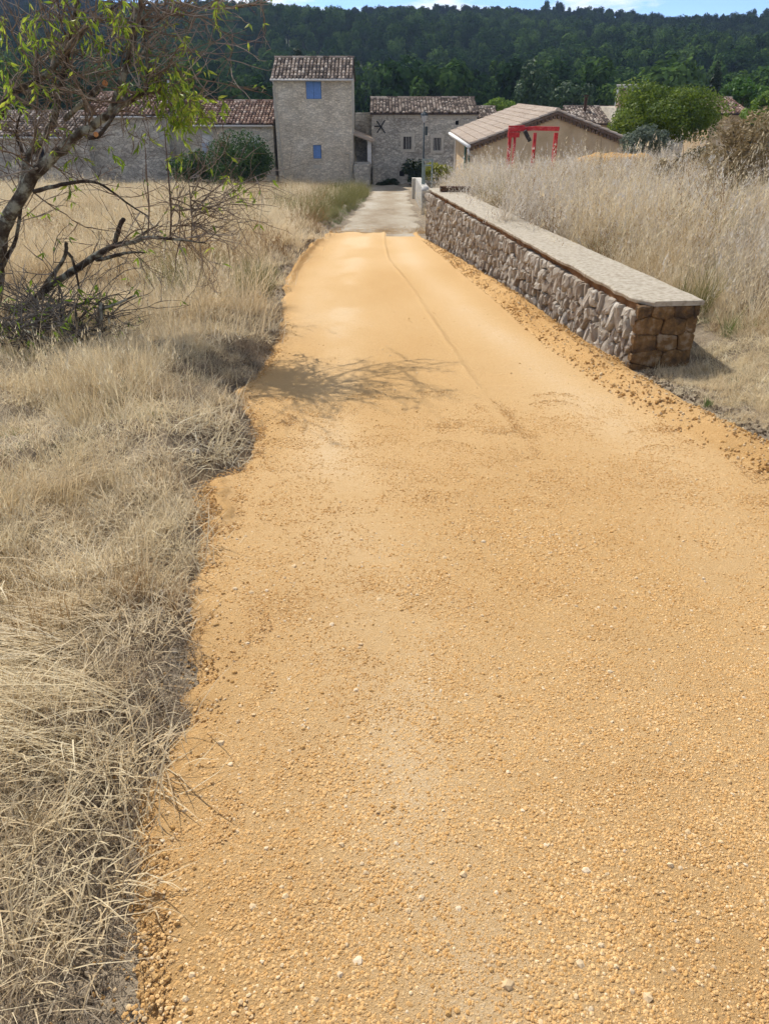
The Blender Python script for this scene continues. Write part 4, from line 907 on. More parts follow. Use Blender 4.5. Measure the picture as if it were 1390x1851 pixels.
# lamp, gate posts and low walls at the bend
lx_, ly_ = X(766, 250, 46.5), 46.5; lamp = thing('street_lamp', (lx_, ly_, GZ+.3), 'dark green street lamp with lantern in front of the stone barn', 'street lamp')
zt = Zv(222, ly_); zl = Zv(206, ly_); MG = plain('lamp_green_black', (.03,.045,.05), .5)
mb = MB(); mb.tube([(lx_,ly_,GZ),(lx_,ly_,GZ+.9),(lx_,ly_,GZ+.95),(lx_,ly_,zt)], [.085,.08,.055,.042], 10); mb.build('post', MG, lamp, True)
mb = MB(); mb.tube([(lx_,ly_,zt),(lx_,ly_,zt+.06),(lx_,ly_,zt+.36)], [.05,.10,.19], 6); mb.build('lantern', plain('lantern_glass', (.40,.42,.44), .2), lamp)
mb = MB(); mb.tube([(lx_,ly_,zt+.36),(lx_,ly_,zt+.42),(lx_,ly_,zt+.52),(lx_,ly_,zt+.58),(lx_,ly_,zt+.62)], [.215,.19,.09,.03,.035], 6); mb.build('lantern_cap', MG, lamp)
mb = MB(); mb.box(lx_+.06, lx_+.2, ly_-.06, ly_+.06, zt-.62, zt-.18); mb.build('control_box', MG, lamp)
y0 = 34.0
lowx = X(751, 350, 36)
low = thing('parapet_wall', (lowx, 31, float(road_z(34))), 'short whitish plastered wall beside the old track before the barn', 'wall')
V = []; 
mb = MB()
for (ya, yb) in ((27.6, 36.5),):
    za, zb_ = float(road_z(ya)), float(road_z(yb)); xa, xb = X(762, 360, 27.6), lowx
    p = [(xa,ya,za-.3),(xa+.25,ya,za-.3),(xb+.25,yb,zb_-.3),(xb,yb,zb_-.3),(xa,ya,za+.72),(xa+.25,ya,za+.72),(xb+.25,yb,zb_+.86),(xb,yb,zb_+.86)]
    mb.add(p, [(0,1,5,4),(1,2,6,5),(2,3,7,6),(3,0,4,7),(4,5,6,7)])
mb.build('wall', plain('stained_plaster', (.40,.375,.33), .9, var=.35, sc_=3), low)
p = at(749, 322, 36.6); mb = MB(); mb.box(p.x-.10, p.x+.22, 36.52, 36.9, float(road_z(36.6))-.2, p.z); mb.build('pier', M['lintel'], low)
gp = at(769, 340, 25.5); gzb = float(gz(gp.x, 25.5))
pil = thing('stone_pillar', (gp.x, 25.5, gzb), 'small round-topped stone gate pillar beside the far end of the wall', 'pillar')
mb = MB(); zt = Zv(336, 25.5); r_ = .12
mb.tube([(gp.x,25.5,gzb-.3),(gp.x,25.5,zt-.14)], [r_*1.08, r_], 10); mb.build('shaft', M['rubble_dark'], pil)
mb = MB(); mb.tube([(gp.x,25.5,zt-.14),(gp.x,25.5,zt-.10),(gp.x,25.5,zt-.04),(gp.x,25.5,zt)], [r_*1.15, r_*1.12, r_*.8, r_*.2], 10); mb.build('cap', M['block'], pil, True)
gt = thing('metal_gate_frame', (X(766,300,30), 30, float(gz(X(766,300,30), 30))), 'grey green metal gate frame standing before the yellow weeds', 'gate')
gx0, gx1 = X(764,300,30), X(781,300,30); z1 = Zv(287,30); z0 = float(gz(gx0, 30))-.2; MGt = plain('grey_green_metal', (.22,.27,.25), .5)
for xx in (gx0, gx1):
    mb = MB(); mb.box(xx-.03, xx+.03, 29.97, 30.03, z0, z1); mb.build('post', MGt, gt)
for zz in (z1-.035, z1-.22): 
    mb = MB(); mb.box(gx0+.031, gx1-.031, 29.98, 30.02, zz-.025, zz+.025); mb.build('rail', MGt, gt)
mb = MB(); mb.box(gx0+.034, gx0+.10, 29.985, 30.015, z0+.2, z1-.25); mb.build('panel', MGt, gt)
fr = thing('timber_rail', (X(782,352,21), 21, float(gz(X(782,352,21), 21))), 'low weathered timber rail joining the far end of the stone wall', 'fence')
xa, xb = X(771,352,21), X(797,352,21); zz = Zv(344, 21)
mb = MB(); mb.box(xa, xb, 20.97, 21.03, zz-.05, zz+.0); mb.build('rail', M['lintel'], fr)
for xx in (xa+.04, xb-.05):
    mb = MB(); mb.box(xx-.035, xx+.035, 21.031, 21.1, float(gz(xx,21.07))-.2, zz-.005); mb.build('post', M['timber'], fr)

# red steel frame in the tall grass
M['red'] = ramp_mat('sun_faded_red_paint', [(.28,.03,.03),(.50,.035,.04),(.60,.14,.12)], tone=0, noise=(1, 9, 8), rough=.75, spec=.2, bump=(.002, 40))
ry = 26.0; rfm = thing('red_frame', (X(965,250,ry), ry, float(gz(X(965,250,ry), ry))), 'bright red steel portal frame rising out of the tall grass', 'steel frame')
gzr = float(gz(X(965,250,ry), ry)); S_ = lambda u, v, yy=ry: at(u, v, yy)
a = S_(919, 235); b = S_(1010, 233); mid = S_(966, 232); t_ = .11
mb = MB(); mb.bar(a, mid, .12, t_); mb.bar(mid, b, .12, t_*1.1); mb.build('top_beam', M['red'], rfm)
for (u, wdt, nm) in ((922, .09, 'leg'), (967, .085, 'leg'), (1005, .11, 'leg')):
    p = S_(u, 240); mb = MB(); mb.box(p.x-wdt/2, p.x+wdt/2, ry-.065, ry+.065, gzr-.1, p.z); mb.build(nm, M['red'], rfm)
mb = MB(); p = S_(931, 240); mb.box(p.x-.035, p.x+.035, ry-.05, ry+.05, gzr-.1, p.z); mb.build('leg', M['red'], rfm)
mb = MB(); p = S_(930, 236); mb.box(p.x-.2, p.x+.15, ry-.08, ry+.08, p.z-.19, p.z-.05); mb.build('bracket', M['red'], rfm)
mb = MB(); mb.bar(S_(919,229), S_(948,228), .05, .05); mb.build('top_pipe', M['red'], rfm)
hp = S_(948, 236, ry-.12); hq = S_(957, 255, ry-.12); d = (hq-hp).normalized(); mb = MB(); mb.bar(hp, hq, .2, .1)
tag(mb.build('rubber_pad', M['iron']), 'black tilted oblong pad hanging on the red steel frame', 'pad')
# heap of ochre gravel in the field
hpx = at(1115, 284, 24.0); N1 = 30; V = []; F = []; hz0 = float(gz(hpx.x, 24))
hw = 1.05; top = hpx.z + .02
for i in range(N1+1):
    for j in range(N1+1):
        a, b = (i/N1*2-1)*1.6, (j/N1*2-1)*1.6; rr = math.hypot(a*.85, b); pr = max(0, 1-sstep(.75, 1.5, rr))*(1 + .05*a)
        V.append((hpx.x+a*hw, 24.4+b*.9, hz0-.1+(top-hz0+.1)*float(pr) + .10*float(fbm(a*3+5, b*3, 4))*float(pr)))
for i in range(N1):
    for j in range(N1): q = i*(N1+1)+j; F.append((q, q+N1+1, q+N1+2, q+1))
tag(mk('gravel_heap', V, F, M['pebble'], None, True), 'heap of ochre gravel showing above the tall dry grass', 'gravel heap')
NR = np.random.default_rng(303)
# ------------------------------------------------------------------ vegetation
def canopy(seed, c, rad, n, size, lobes=18, lob=.42, flat=.0, elong=1.0, low=-.6, coh=0.0):
    """leaf faces spread through overlapping lobes: returns verts, faces, tone"""
    r = np.random.default_rng(seed); c = np.array(c, float); rad = np.array(rad, float)
    th = r.uniform(0, 6.283, lobes); z = r.uniform(low, 1, lobes); q = np.sqrt(np.clip(1-z*z, 0, 1)); rr = r.uniform(.35, .78, lobes)
    lc = np.stack([np.cos(th)*q*rr, np.sin(th)*q*rr, z*rr], -1); lr = r.uniform(.6, 1.15, lobes)*lob; lt = r.uniform(0, 1, lobes)
    k = r.integers(0, lobes, n); d = r.normal(size=(n, 3)); d /= np.linalg.norm(d, axis=1)[:, None]
    p = lc[k] + d*(lr[k]*r.uniform(.55, 1.06, n)**.7)[:, None]
    pos = c + p*rad
    nrm = d*(1-coh) + coh*1.3*(p/np.linalg.norm(p, axis=1)[:, None]) + r.normal(0, .55-.25*coh, (n, 3)); nrm /= np.linalg.norm(nrm, axis=1)[:, None]
    t = np.cross(nrm, r.normal(size=(n, 3))); t /= np.linalg.norm(t, axis=1)[:, None]; b = np.cross(nrm, t)
    s = size*r.uniform(.55, 1.35, n)[:, None]
    V = np.stack([pos - t*s*elong, pos + b*s*.55, pos + t*s*elong, pos - b*s*.55], 1).reshape(-1, 3)
    F = np.arange(n*4).reshape(n, 4); T = np.repeat(np.clip(.55*lt[k] + .45*r.random(n), 0, 1), 4)
    return V, F, T
def fast_mesh(name, V, F, T, mat, parent=None):
    me = bpy.data.meshes.new(name); V = np.asarray(V, float); k = F.shape[1]
    if parent is not None: V = V - np.array(wloc(parent))
    me.vertices.add(len(V)); me.vertices.foreach_set('co', V.ravel().astype(np.float32)); me.loops.add(F.size); me.loops.foreach_set('vertex_index', F.ravel().astype(np.int32))
    me.polygons.add(len(F)); me.polygons.foreach_set('loop_start', np.arange(0, F.size, k, dtype=np.int32))
    a = me.attributes.new('tone', 'FLOAT', 'POINT'); a.data.foreach_set('value', np.asarray(T, np.float32)); me.update(calc_edges=True)
    return link(name, me, mat, parent)
def leafmat(name, cols, tr=.3): return ramp_mat(name, cols, tone=1, transl=tr, rough=.6, spec=.2)
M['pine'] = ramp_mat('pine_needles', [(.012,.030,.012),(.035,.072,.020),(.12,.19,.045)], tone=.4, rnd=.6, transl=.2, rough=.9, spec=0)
M['oak'] = ramp_mat('holm_oak_leaves', [(.008,.018,.010),(.020,.038,.017),(.045,.070,.026)], tone=.4, rnd=.6, transl=.15, rough=.9, spec=0)  # dark species; high on the hill its colour also stands in for shade
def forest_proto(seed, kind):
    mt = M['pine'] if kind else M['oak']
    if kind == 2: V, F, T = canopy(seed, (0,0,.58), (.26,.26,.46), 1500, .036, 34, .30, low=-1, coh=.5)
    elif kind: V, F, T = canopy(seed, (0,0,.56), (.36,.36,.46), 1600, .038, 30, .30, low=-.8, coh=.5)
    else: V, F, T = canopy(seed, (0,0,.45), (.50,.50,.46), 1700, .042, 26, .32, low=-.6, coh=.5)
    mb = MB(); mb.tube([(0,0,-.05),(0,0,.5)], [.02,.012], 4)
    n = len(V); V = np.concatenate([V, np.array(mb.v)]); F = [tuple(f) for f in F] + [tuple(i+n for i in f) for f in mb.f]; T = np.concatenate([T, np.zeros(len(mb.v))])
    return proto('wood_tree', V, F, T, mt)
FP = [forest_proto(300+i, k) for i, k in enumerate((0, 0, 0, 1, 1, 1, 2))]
yy = []; xx = []
yv = 96.0
while yv < 560:
    sp = 4.4 + yv*.0022
    xs_ = np.arange(-(yv*.60+25), yv*.60+25, sp); xx.append(xs_ + NR.uniform(-.48, .48, len(xs_))*sp); yy.append(np.full(len(xs_), yv) + NR.uniform(-.5, .5, len(xs_))*sp); yv += sp*.95
x = np.concatenate(xx); y = np.concatenate(yy)
PATH = [(at(940,78,330), 330), (at(930,62,350), 350), (at(934,52,370), 370), (at(940,42,392), 392)]
pxs = np.interp(y, [p[1] for p in PATH], [p[0].x for p in PATH]); onp = (np.abs(x-pxs) < 3.2) & (y > 322) & (y < 396)
gap = fbm(x/22+9, y/22, 3) > .62
k = ~onp & ~(gap & (y > 150) & (y < 300)); x, y = x[k], y[k]
pine = (fbm(x/60, y/60+4, 3) + .35*np.clip((x+20)/120, -1, 1) - np.clip((y-330)/120, -.3, 1)*.6) > -.05  # pines thin out uphill, so darker oak colour imitates shade there
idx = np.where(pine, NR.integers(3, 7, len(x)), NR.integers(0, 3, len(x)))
h = np.where(pine, NR.uniform(5, 11, len(x)), NR.uniform(3.6, 8, len(x)))*np.interp(y, [100, 300, 520], [1.0, .9, .68])
rot = np.zeros((len(x), 3)); rot[:, 2] = NR.uniform(-3.14, 3.14, len(x)); s3 = np.stack([h*NR.uniform(.85, 1.2, len(x)), h*NR.uniform(.85, 1.2, len(x)), h], -1)
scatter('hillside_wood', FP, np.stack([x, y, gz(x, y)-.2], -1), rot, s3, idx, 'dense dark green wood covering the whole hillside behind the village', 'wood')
V = []; F = []
for i in range(41):
    yv = 322 + 76*i/40; cx = float(np.interp(yv, [p[1] for p in PATH], [p[0].x for p in PATH])) + .8*math.sin(i*.6)
    for j in (-1.7, 1.7): V.append((cx+j, yv, float(gz(cx+j, yv))+.25))
for i in range(40): F.append((2*i, 2*i+1, 2*i+3, 2*i+2))
tag(mk('hill_path', V, F, M['track']), 'pale bare path cut into the dark wooded hillside', 'path', kind='structure')

def tree(name, u, vtop, vbot, y, wpx, label, mat, n, size, lobes=24, lob=.4, seed=0, cat='tree', elong=1.0, low=-.7, depth=None, zb=None, group=None, crown_drop=.0):
    p = at(u, vtop, y); q = at(u, vbot, y); base = float(gz(p.x, y)) if zb is None else zb
    px = at(u+wpx/2, (vtop+vbot)/2, y).x - at(u, (vtop+vbot)/2, y).x
    t = thing(name, (p.x, y, base), label, cat, group); zc = (p.z+q.z)/2; rz = (p.z-q.z)/2
    V, F, T = canopy(seed, (p.x, y, zc), (px, px if depth is None else depth, rz), n, size, lobes, lob, elong=elong, low=low)
    fast_mesh('crown', V, F, T, mat, t)
    mb = MB(); r0 = max(.06, px*.07); rr = random.Random(seed); top = Vector((p.x, y, zc+rz*.4))
    mb.tube([(p.x, y, base-.2), (p.x+.03, y, (base+zc)/2), tuple(top)], [r0, r0*.8, r0*.25], 7)
    for _ in range(6):
        a = rr.uniform(0, 6.28); s = Vector((p.x, y, base+(zc-base)*rr.uniform(.5, 1))); e = s + Vector((math.cos(a)*px*.5, math.sin(a)*px*.5, rz*rr.uniform(.2, .7))); mb.tube([s, (s+e)/2+Vector((0,0,.05)), e], [r0*.45, r0*.3, r0*.1], 5)
    mb.build('trunk', M['bark'], t); return t
LM = lambda n, c, tr=.3: leafmat(n, c, tr)
m_round = LM('bright_green_leaves', [(.045,.08,.012),(.11,.165,.022),(.22,.28,.04)], .35)
m_olive = LM('silver_olive_leaves', [(.075,.10,.065),(.14,.175,.12),(.25,.29,.21)])
m_lime = LM('lime_leaves', [(.07,.13,.015),(.14,.23,.028),(.24,.33,.05)], .4)
m_cyp = LM('cypress_leaves', [(.010,.020,.008),(.020,.036,.013),(.035,.055,.02)], .1)
m_ced = LM('cedar_needles', [(.028,.055,.02),(.055,.10,.035),(.10,.16,.055)], .15)
m_umb = LM('umbrella_pine_needles', [(.035,.09,.012),(.075,.16,.022),(.13,.22,.04)], .3)
m_fig = LM('dark_shrub_leaves', [(.025,.055,.018),(.05,.10,.03),(.10,.17,.05)], .3)
m_dry = LM('brown_dry_leaves', [(.17,.115,.05),(.31,.235,.12),(.46,.38,.23)], .3)
m_weed = LM('yellow_weed_leaves', [(.11,.13,.02),(.22,.23,.035),(.36,.34,.06)], .4)
tree('round_tree', 1207, 136, 280, 36, 232, 'large rounded bright green tree in front of the cottages', m_round, 34000, .06, 90, .32, 51)
tree('olive_bush', 1172, 216, 300, 28, 96, 'silvery grey green olive bush below the round tree', m_olive, 9000, .035, 40, .32, 52, 'bush', elong=1.5)
tree('lime_green_tree', 898, 174, 225, 62, 78, 'pale lime green tree peeping over the ochre house ridge', m_lime, 5200, .11, 30, .36, 53)
tree('cypress', 537, 66, 220, 72, 19, 'slim dark cypress rising behind the tower roof', m_cyp, 2600, .12, 40, .32, 54, low=-1)
tree('cypress', 1300, 112, 230, 76, 24, 'narrow dark cypress right of the round green tree', m_cyp, 2600, .12, 40, .32, 55, low=-1)
t = tree('cedar', 968, 94, 260, 92, 78, 'tall spreading dark cedar above the ochre house', m_ced, 6500, .2, 34, .34, 56, low=-1)
tree('umbrella_pine', 1352, 138, 205, 66, 92, 'vivid green rounded pine at the right edge of the village', m_umb, 4200, .14, 24, .36, 57)
tree('leafy_tree', 1040, 142, 230, 84, 86, 'dark rounded broadleaf tree behind the flue of the cottage', m_ced, 4200, .2, 24, .38, 58)
tree('hedge_tree', 1385, 160, 240, 50, 80, 'yellow green tree cut by the right picture edge', m_lime, 2600, .11, 22, .36, 59)
tree('fig_shrub', 428, 236, 358, 45.0, 132, 'dense dark green shrub against the farm wing beside the tower', m_fig, 15000, .065, 60, .34, 60, 'shrub')
tree('fig_shrub', 345, 268, 348, 46.6, 100, 'second dark green shrub half hidden behind the almond twigs', m_fig, 3600, .085, 24, .36, 61, 'shrub')
tree('ivy_bush', 752, 283, 342, 49.8, 54, 'dark ivy bush at the foot of the barn behind the lamp', m_cyp, 2600, .08, 20, .38, 62, 'bush')
tree('ivy_bush', 706, 322, 344, 50.8, 52, 'low dark ivy along the foot of the barn wall', m_cyp, 1500, .07, 16, .4, 63, 'bush')
tree('yellow_weeds', 792, 292, 330, 31.5, 62, 'yellow green weeds growing behind the metal gate frame', m_weed, 2200, .05, 18, .38, 64, 'weeds')
tree('verge_bush', 652, 336, 356, 47.0, 44, 'small green bush at the corner of the yard wall', m_fig, 1200, .06, 14, .4, 65, 'bush')
tree('bramble', 1360, 190, 380, 14, 130, 'tall tangled brown dry bramble at the right picture edge', m_dry, 5200, .022, 34, .34, 66, 'bramble', elong=2.2, depth=.9)
tree('dry_shrub', 1215, 268, 350, 16, 70, 'thin brown dry shrub standing in the silver grass', m_dry, 1500, .018, 20, .36, 67, 'shrub', elong=2.2)
tree('bramble', 1275, 255, 330, 20, 120, 'dark tangled bramble below the round tree', LM('bramble_leaves', [(.04,.045,.02),(.09,.085,.035),(.17,.13,.06)], .3), 3000, .03, 24, .36, 68, 'bramble', elong=1.6)
# dark seed stalks among the silver grass
for k, (u, v0, v1, y) in enumerate([(1232,262,345,15.5), (1190,285,340,16.5), (1083,250,330,18)]):
    b0 = at(u, v1, y); e0 = at(u+3, v0, y); t = thing('seed_stalk', (b0.x, y, float(gz(b0.x, y))), ['tall dark dock stalk nearest the right edge of the grass field', 'dark dock stalk left of the tallest one in the silver grass', 'thin dark dock stalk in front of the gravel heap'][k], 'plant', 'dock stalks in the grass field')
    mb = MB(); mb.tube([(b0.x,y,float(gz(b0.x,y))), (b0.x,y,b0.z), e0], [.008,.007,.004], 5); mb.build('stem', M['dead'], t)
    V, F, T = canopy(70+k, ((b0.x+e0.x)/2, y, (b0.z+e0.z)/2), (.05,.05,(e0.z-b0.z)/2), 160, .016, 14, .4, low=-1); fast_mesh('seed_head', V, F, T, m_dry, t)

# ------------------------------------------------------------------ the leaning almond tree
TY = 7.5
alm = thing('almond_tree', (at(-12, 640, TY).x, TY, float(gz(at(-12, 640, TY).x, TY))), 'old leaning almond tree with lichened limbs and sparse yellow green leaves', 'tree')
rt = random.Random(5)
def P(u, v, dy=0): return at(u, v, TY+dy)
twigs = MB(); leaves = []
def limb(name, pts, rads, mat='bark', k=9, sub=4):
    """pts: (u, v, dy) control points, smoothed; returns the sampled world polyline"""
    c = [P(*p) for p in pts]; out = []; rr = []; rads = [q*.66 for q in rads]
    for i in range(len(c)-1):
        p0, p1, p2, p3 = c[max(i-1,0)], c[i], c[i+1], c[min(i+2, len(c)-1)]
        for q in range(sub):
            t = q/sub; out.append(.5*((2*p1) + (p2-p0)*t + (2*p0-5*p1+4*p2-p3)*t*t + (3*p1-p0-3*p2+p3)*t**3) + Vector((rt.gauss(0,1), rt.gauss(0,1), rt.gauss(0,1)))*rads[i]*.10)
            rr.append((rads[i]+(rads[i+1]-rads[i])*t)*rt.uniform(.93, 1.08))
    out.append(c[-1]); rr.append(rads[-1])
    mb = MB(); mb.tube(out, rr, k, rt.random()); mb.build(name, M[mat], alm, True); return out, rr
def leaf(p, d, ln):
    d = d.normalized(); s = d.cross(Vector((rt.gauss(0,1), rt.gauss(0,1), rt.gauss(0,.4)))).normalized()*ln*.13; n = d.cross(s).normalized()*ln*.05
    leaves.append(([p, p+d*ln*.4+s+n, p+d*ln-n*1.5, p+d*ln*.4-s+n], rt.random()))
def twig(p, d, ln, r0, lv=0, leafy=0.0, depth=0):
    """random-walk twig with side shoots"""
    n = max(3, int(ln/.07)); pts = [p]; q = p.copy(); d = d.normalized()
    for i in range(n):
        d = (d + Vector((rt.gauss(0,.16), rt.gauss(0,.16), rt.gauss(.01,.15)))).normalized(); q = q + d*ln/n; pts.append(q.copy())
        if depth < 2 and rt.random() < (.55 if depth == 0 else .3):
            sd = (d + Vector((rt.gauss(0,.7), rt.gauss(0,.7), rt.gauss(.1,.6)))).normalized(); twig(q.copy(), sd, ln*rt.uniform(.25, .55), r0*.6, lv, leafy, depth+1)
        if leafy and rt.random() < leafy:
            for _ in range(rt.randint(1, 3)): leaf(q.copy(), Vector((rt.gauss(0,.6), rt.gauss(0,.6), rt.gauss(-.75,.4))), rt.uniform(.05, .10))
    twigs.tube(pts, [r0*(1-.8*i/n)+.0007 for i in range(n+1)], 4 if r0 > .006 else 3, min(1, max(0, rt.gauss(.5, .25))), cap=False)
L_ = {}
L_['trunk'] = limb('trunk', [(-26,690,0),(-18,600,0),(-10,520,0),(-4,440,0),(10,398,0)], [.17,.14,.125,.12,.105], k=12)
L_['main'] = limb('limb', [(4,410,0),(17,390,0),(59,321,-.05),(93,287,-.1),(135,249,-.1),(173,224,-.15),(207,200,-.2),(240,178,-.3),(272,164,-.35)], [.11,.10,.085,.072,.058,.052,.046,.038,.03], k=12)
L_['up'] = limb('limb', [(200,204,-.2),(219,150,-.2),(236,92,-.15),(247,40,-.1),(258,-5,0),(268,-80,.1)], [.046,.044,.04,.036,.034,.026])
L_['left'] = limb('limb', [(38,352,0),(46,300,.1),(58,272,.15),(80,250,.15),(96,215,.1)], [.06,.05,.045,.04,.03])
L_['vert'] = limb('limb', [(97,225,.1),(110,160,.1),(125,90,.15),(135,40,.2),(140,-10,.2),(150,-80,.3)], [.045,.042,.038,.034,.03,.024], 'bark')
L_['cutb'] = limb('limb', [(118,215,.05),(140,195,0),(165,172,-.1),(190,151,-.25)], [.035,.034,.033,.031])
L_['pale'] = limb('limb', [(-30,235,.1),(0,207,.1),(20,172,.1),(55,152,.05),(85,135,.05),(105,112,0),(160,50,0),(210,10,.1)], [.06,.055,.048,.042,.035,.03,.02,.012])
L_['low'] = limb('limb', [(62,346,-.1),(86,340,-.15),(120,332,-.25),(155,328,-.3),(180,332,-.4),(207,349,-.4),(235,370,-.5),(270,392,-.5)], [.032,.028,.024,.021,.017,.014,.012,.008], k=7)
L_['stem'] = limb('limb', [(268,166,-.3),(268,130,-.3),(262,80,-.25),(257,30,-.2),(250,-40,-.2)], [.022,.02,.019,.017,.012], k=7)
L_['s2'] = limb('limb', [(230,172,-.25),(185,240,-.45),(160,250,-.5)], [.02,.025,.022], k=7)
L_['ll'] = limb('limb', [(-30,560,.1),(10,470,.1),(30,430,.1),(44,300,.2),(30,240,.3),(48,180,.3)], [.05,.035,.028,.02,.014,.01], k=7)
# low limb sweeping out over the ground to the right
L_['sweep'] = limb('limb', [(-20,600,-.1),(0,572,-.15),(56,549,-.3),(86,521,-.35),(120,498,-.4),(168,466,-.5),(209,444,-.55),(243,437,-.6),(269,429,-.6),(310,432,-.6),(345,436,-.65),(374,440,-.7)], [.075,.065,.055,.052,.05,.044,.038,.03,.026,.02,.012,.006])
L_['stub'] = limb('limb', [(207,446,-.55),(212,425,-.55),(219,405,-.55),(224,396,-.55)], [.034,.032,.031,.031], k=9)
L_['fork'] = limb('limb', [(176,470,-.5),(210,462,-.6),(240,456,-.65),(262,457,-.7)], [.03,.024,.016,.008], k=7)
L_['f2'] = limb('limb', [(236,440,-.55),(262,420,-.5),(287,407,-.5)], [.018,.014,.007], k=6)
L_['arch'] = limb('limb', [(62,566,-.5),(80,518,-.5),(106,484,-.5),(118,462,-.5),(121,438,-.5)], [.034,.031,.028,.026,.022], k=8)
L_['arch2'] = limb('limb', [(120,455,-.5),(130,465,-.5),(138,490,-.5),(145,527,-.5)], [.02,.019,.017,.014], k=7)
for (u0, v0, u1, v1, u2, v2, r_) in [(308,432,306,330,298,232,.014), (268,428,266,320,262,250,.012), (346,438,344,350,340,300,.010), (325,434,322,360,316,300,.008)]:
    L_['v%d' % u0] = limb('upright_shoot', [(u0,v0,-.6),((u0+u1)/2+3,(v0+v1)/2,-.6),(u1,v1,-.55),(u2,v2,-.5)], [r_, r_*.9, r_*.75, r_*.4], 'twig', k=6)
L_['over'] = limb('limb', [(250,-40,-.1),(320,-60,.3),(390,-50,.5),(450,-45,.7)], [.018,.013,.009,.005], k=7)
L_['over2'] = limb('limb', [(262,-20,0),(340,10,.3),(420,15,.7),(480,5,.9)], [.02,.015,.010,.005], k=7)
# orange saw cuts
for (u, v, dy, r_, d) in [(190.5,150.5,-.26,.023,Vector((.6,-.5,.5))), (174,243,-.52,.020,Vector((.55,-.75,.2)))]:
    p = P(u, v, dy); mb = MB(); d.normalize(); mb.tube([p-d*.008, p+d*.012], [r_*1.02, r_*.98], 10); mb.build('saw_cut', M['cut'], alm)
# twigs
def sprout(key, n, ln, r0, bias, leafy=0, lo=0.0, hi=1.0, sp=.6):
    pts, rr = L_[key]
    for _ in range(max(2, int(n*.72))):
        i = int(rt.uniform(lo, hi)*(len(pts)-1)); d = Vector((rt.gauss(bias[0], sp), rt.gauss(bias[1], sp), rt.gauss(bias[2], sp)))
        twig(pts[i].copy(), d, ln*rt.uniform(.5, 1.2), r0*rt.uniform(.6, 1.2), 0, leafy)
sprout('main', 34, .75, .008, (.1,-.1,.7), .0, .2); sprout('main', 16, .5, .006, (.4,-.2,.2), .04, .4)
sprout('up', 40, .8, .008, (.4,0,.35), .03); sprout('up', 22, .7, .007, (-.5,0,.3), .02)
sprout('vert', 44, .8, .008, (0,0,.4), .02); sprout('left', 20, .6, .007, (0,0,.6), .04); sprout('pale', 44, .8, .008, (0,0,.4), .02)
sprout('over', 26, .7, .006, (.3,0,.2), .08); sprout('over2', 16, .6, .006, (.4,0,-.1), .03)
sprout('stem', 22, .8, .007, (.7,0,.1), .03); sprout('low', 14, .5, .006, (.3,0,.1), .03, .3); sprout('cutb', 8, .5, .006, (0,0,.5), .03)
sprout('ll', 24, .6, .007, (0,0,.3), .05, .3); sprout('sweep', 26, .5, .006, (.3,0,.2), 0, .55); sprout('sweep', 16, .45, .005, (.3,-.2,-.5), 0, .5); sprout('fork', 8, .3, .004, (.5,0,.0))
for k in ('v308', 'v268', 'v346', 'v325'): sprout(k, 9, .45, .004, (.2,0,.4), .03, .15)
sprout('v346', 26, .75, .005, (.95,-.1,.25), .015, .1, .9, .35); sprout('v308', 14, .8, .005, (.8,0,-.1), .01, .0, .6, .35)
# long fine shoots reaching to the upper right
for (u0, v0, u1, v1) in [(270,30,420,68),(262,18,470,10),(280,40,400,60),(268,100,350,130),(266,60,330,20),(262,0,400,40),(268,140,380,100),(300,5,440,60)]:
    a, b = P(u0, v0, -.2), P(u1, v1, -.6); twig(a, (b-a), (b-a).length, .007, 0, .02)
# leafy hanging sprays
for (u, v, nn, sprd) in [(290,135,14,22),(318,160,18,24),(345,175,16,20),(300,185,14,22),(335,205,18,22),(360,200,12,16),(310,215,7,20),(345,230,5,18),(285,160,7,15),(72,25,6,14),(205,28,7,16),(215,45,5,12),(8,35,5,10),(40,45,5,12),(165,55,4,10),(195,68,4,12),(10,130,6,14),(20,180,6,14),(235,150,5,12),(258,240,4,10),(330,275,4,8),(90,70,4,10),(147,18,4,10),(390,20,3,8),(395,10,3,8),(425,340,5,14),(408,330,4,10),(140,290,3,8),(205,275,3,8),(120,325,3,8),(335,98,3,8),(60,150,4,10),(235,95,3,7),(28,90,5,12),(180,10,4,10),(110,35,4,10)]:
    for _ in range(max(2, int(nn*.85))):
        a = P(u+rt.gauss(0, sprd*.75), v+rt.gauss(0, sprd*.7)-8, -.3+rt.gauss(0,.12)); q = a.copy(); d = Vector((rt.gauss(0,.5), rt.gauss(0,.5), rt.gauss(-.4,.5))).normalized(); pts = [a]
        for i in range(4):
            d = (d + Vector((rt.gauss(0,.15), rt.gauss(0,.15), -.18))).normalized(); q = q + d*.035; pts.append(q.copy())
            for _k in range(rt.randint(1, 2)): leaf(q.copy(), d*.5 + Vector((rt.gauss(0,.6), rt.gauss(0,.6), rt.gauss(-.5,.35))), rt.uniform(.05, .105))
        twigs.tube(pts, [.0025]*5, 3, .4, cap=False)
o = twigs.build('twigs', M['twig'], alm); o['kind'] = 'stuff'
V = []; F = []; T = []
for q, t in leaves:
    n = len(V); V += [tuple(p) for p in q]; F += [(n, n+1, n+2), (n, n+2, n+3)]; T += [t]*4
o = mk('leaves', V, F, M['leaf_y'], alm, False, T); o['kind'] = 'stuff'

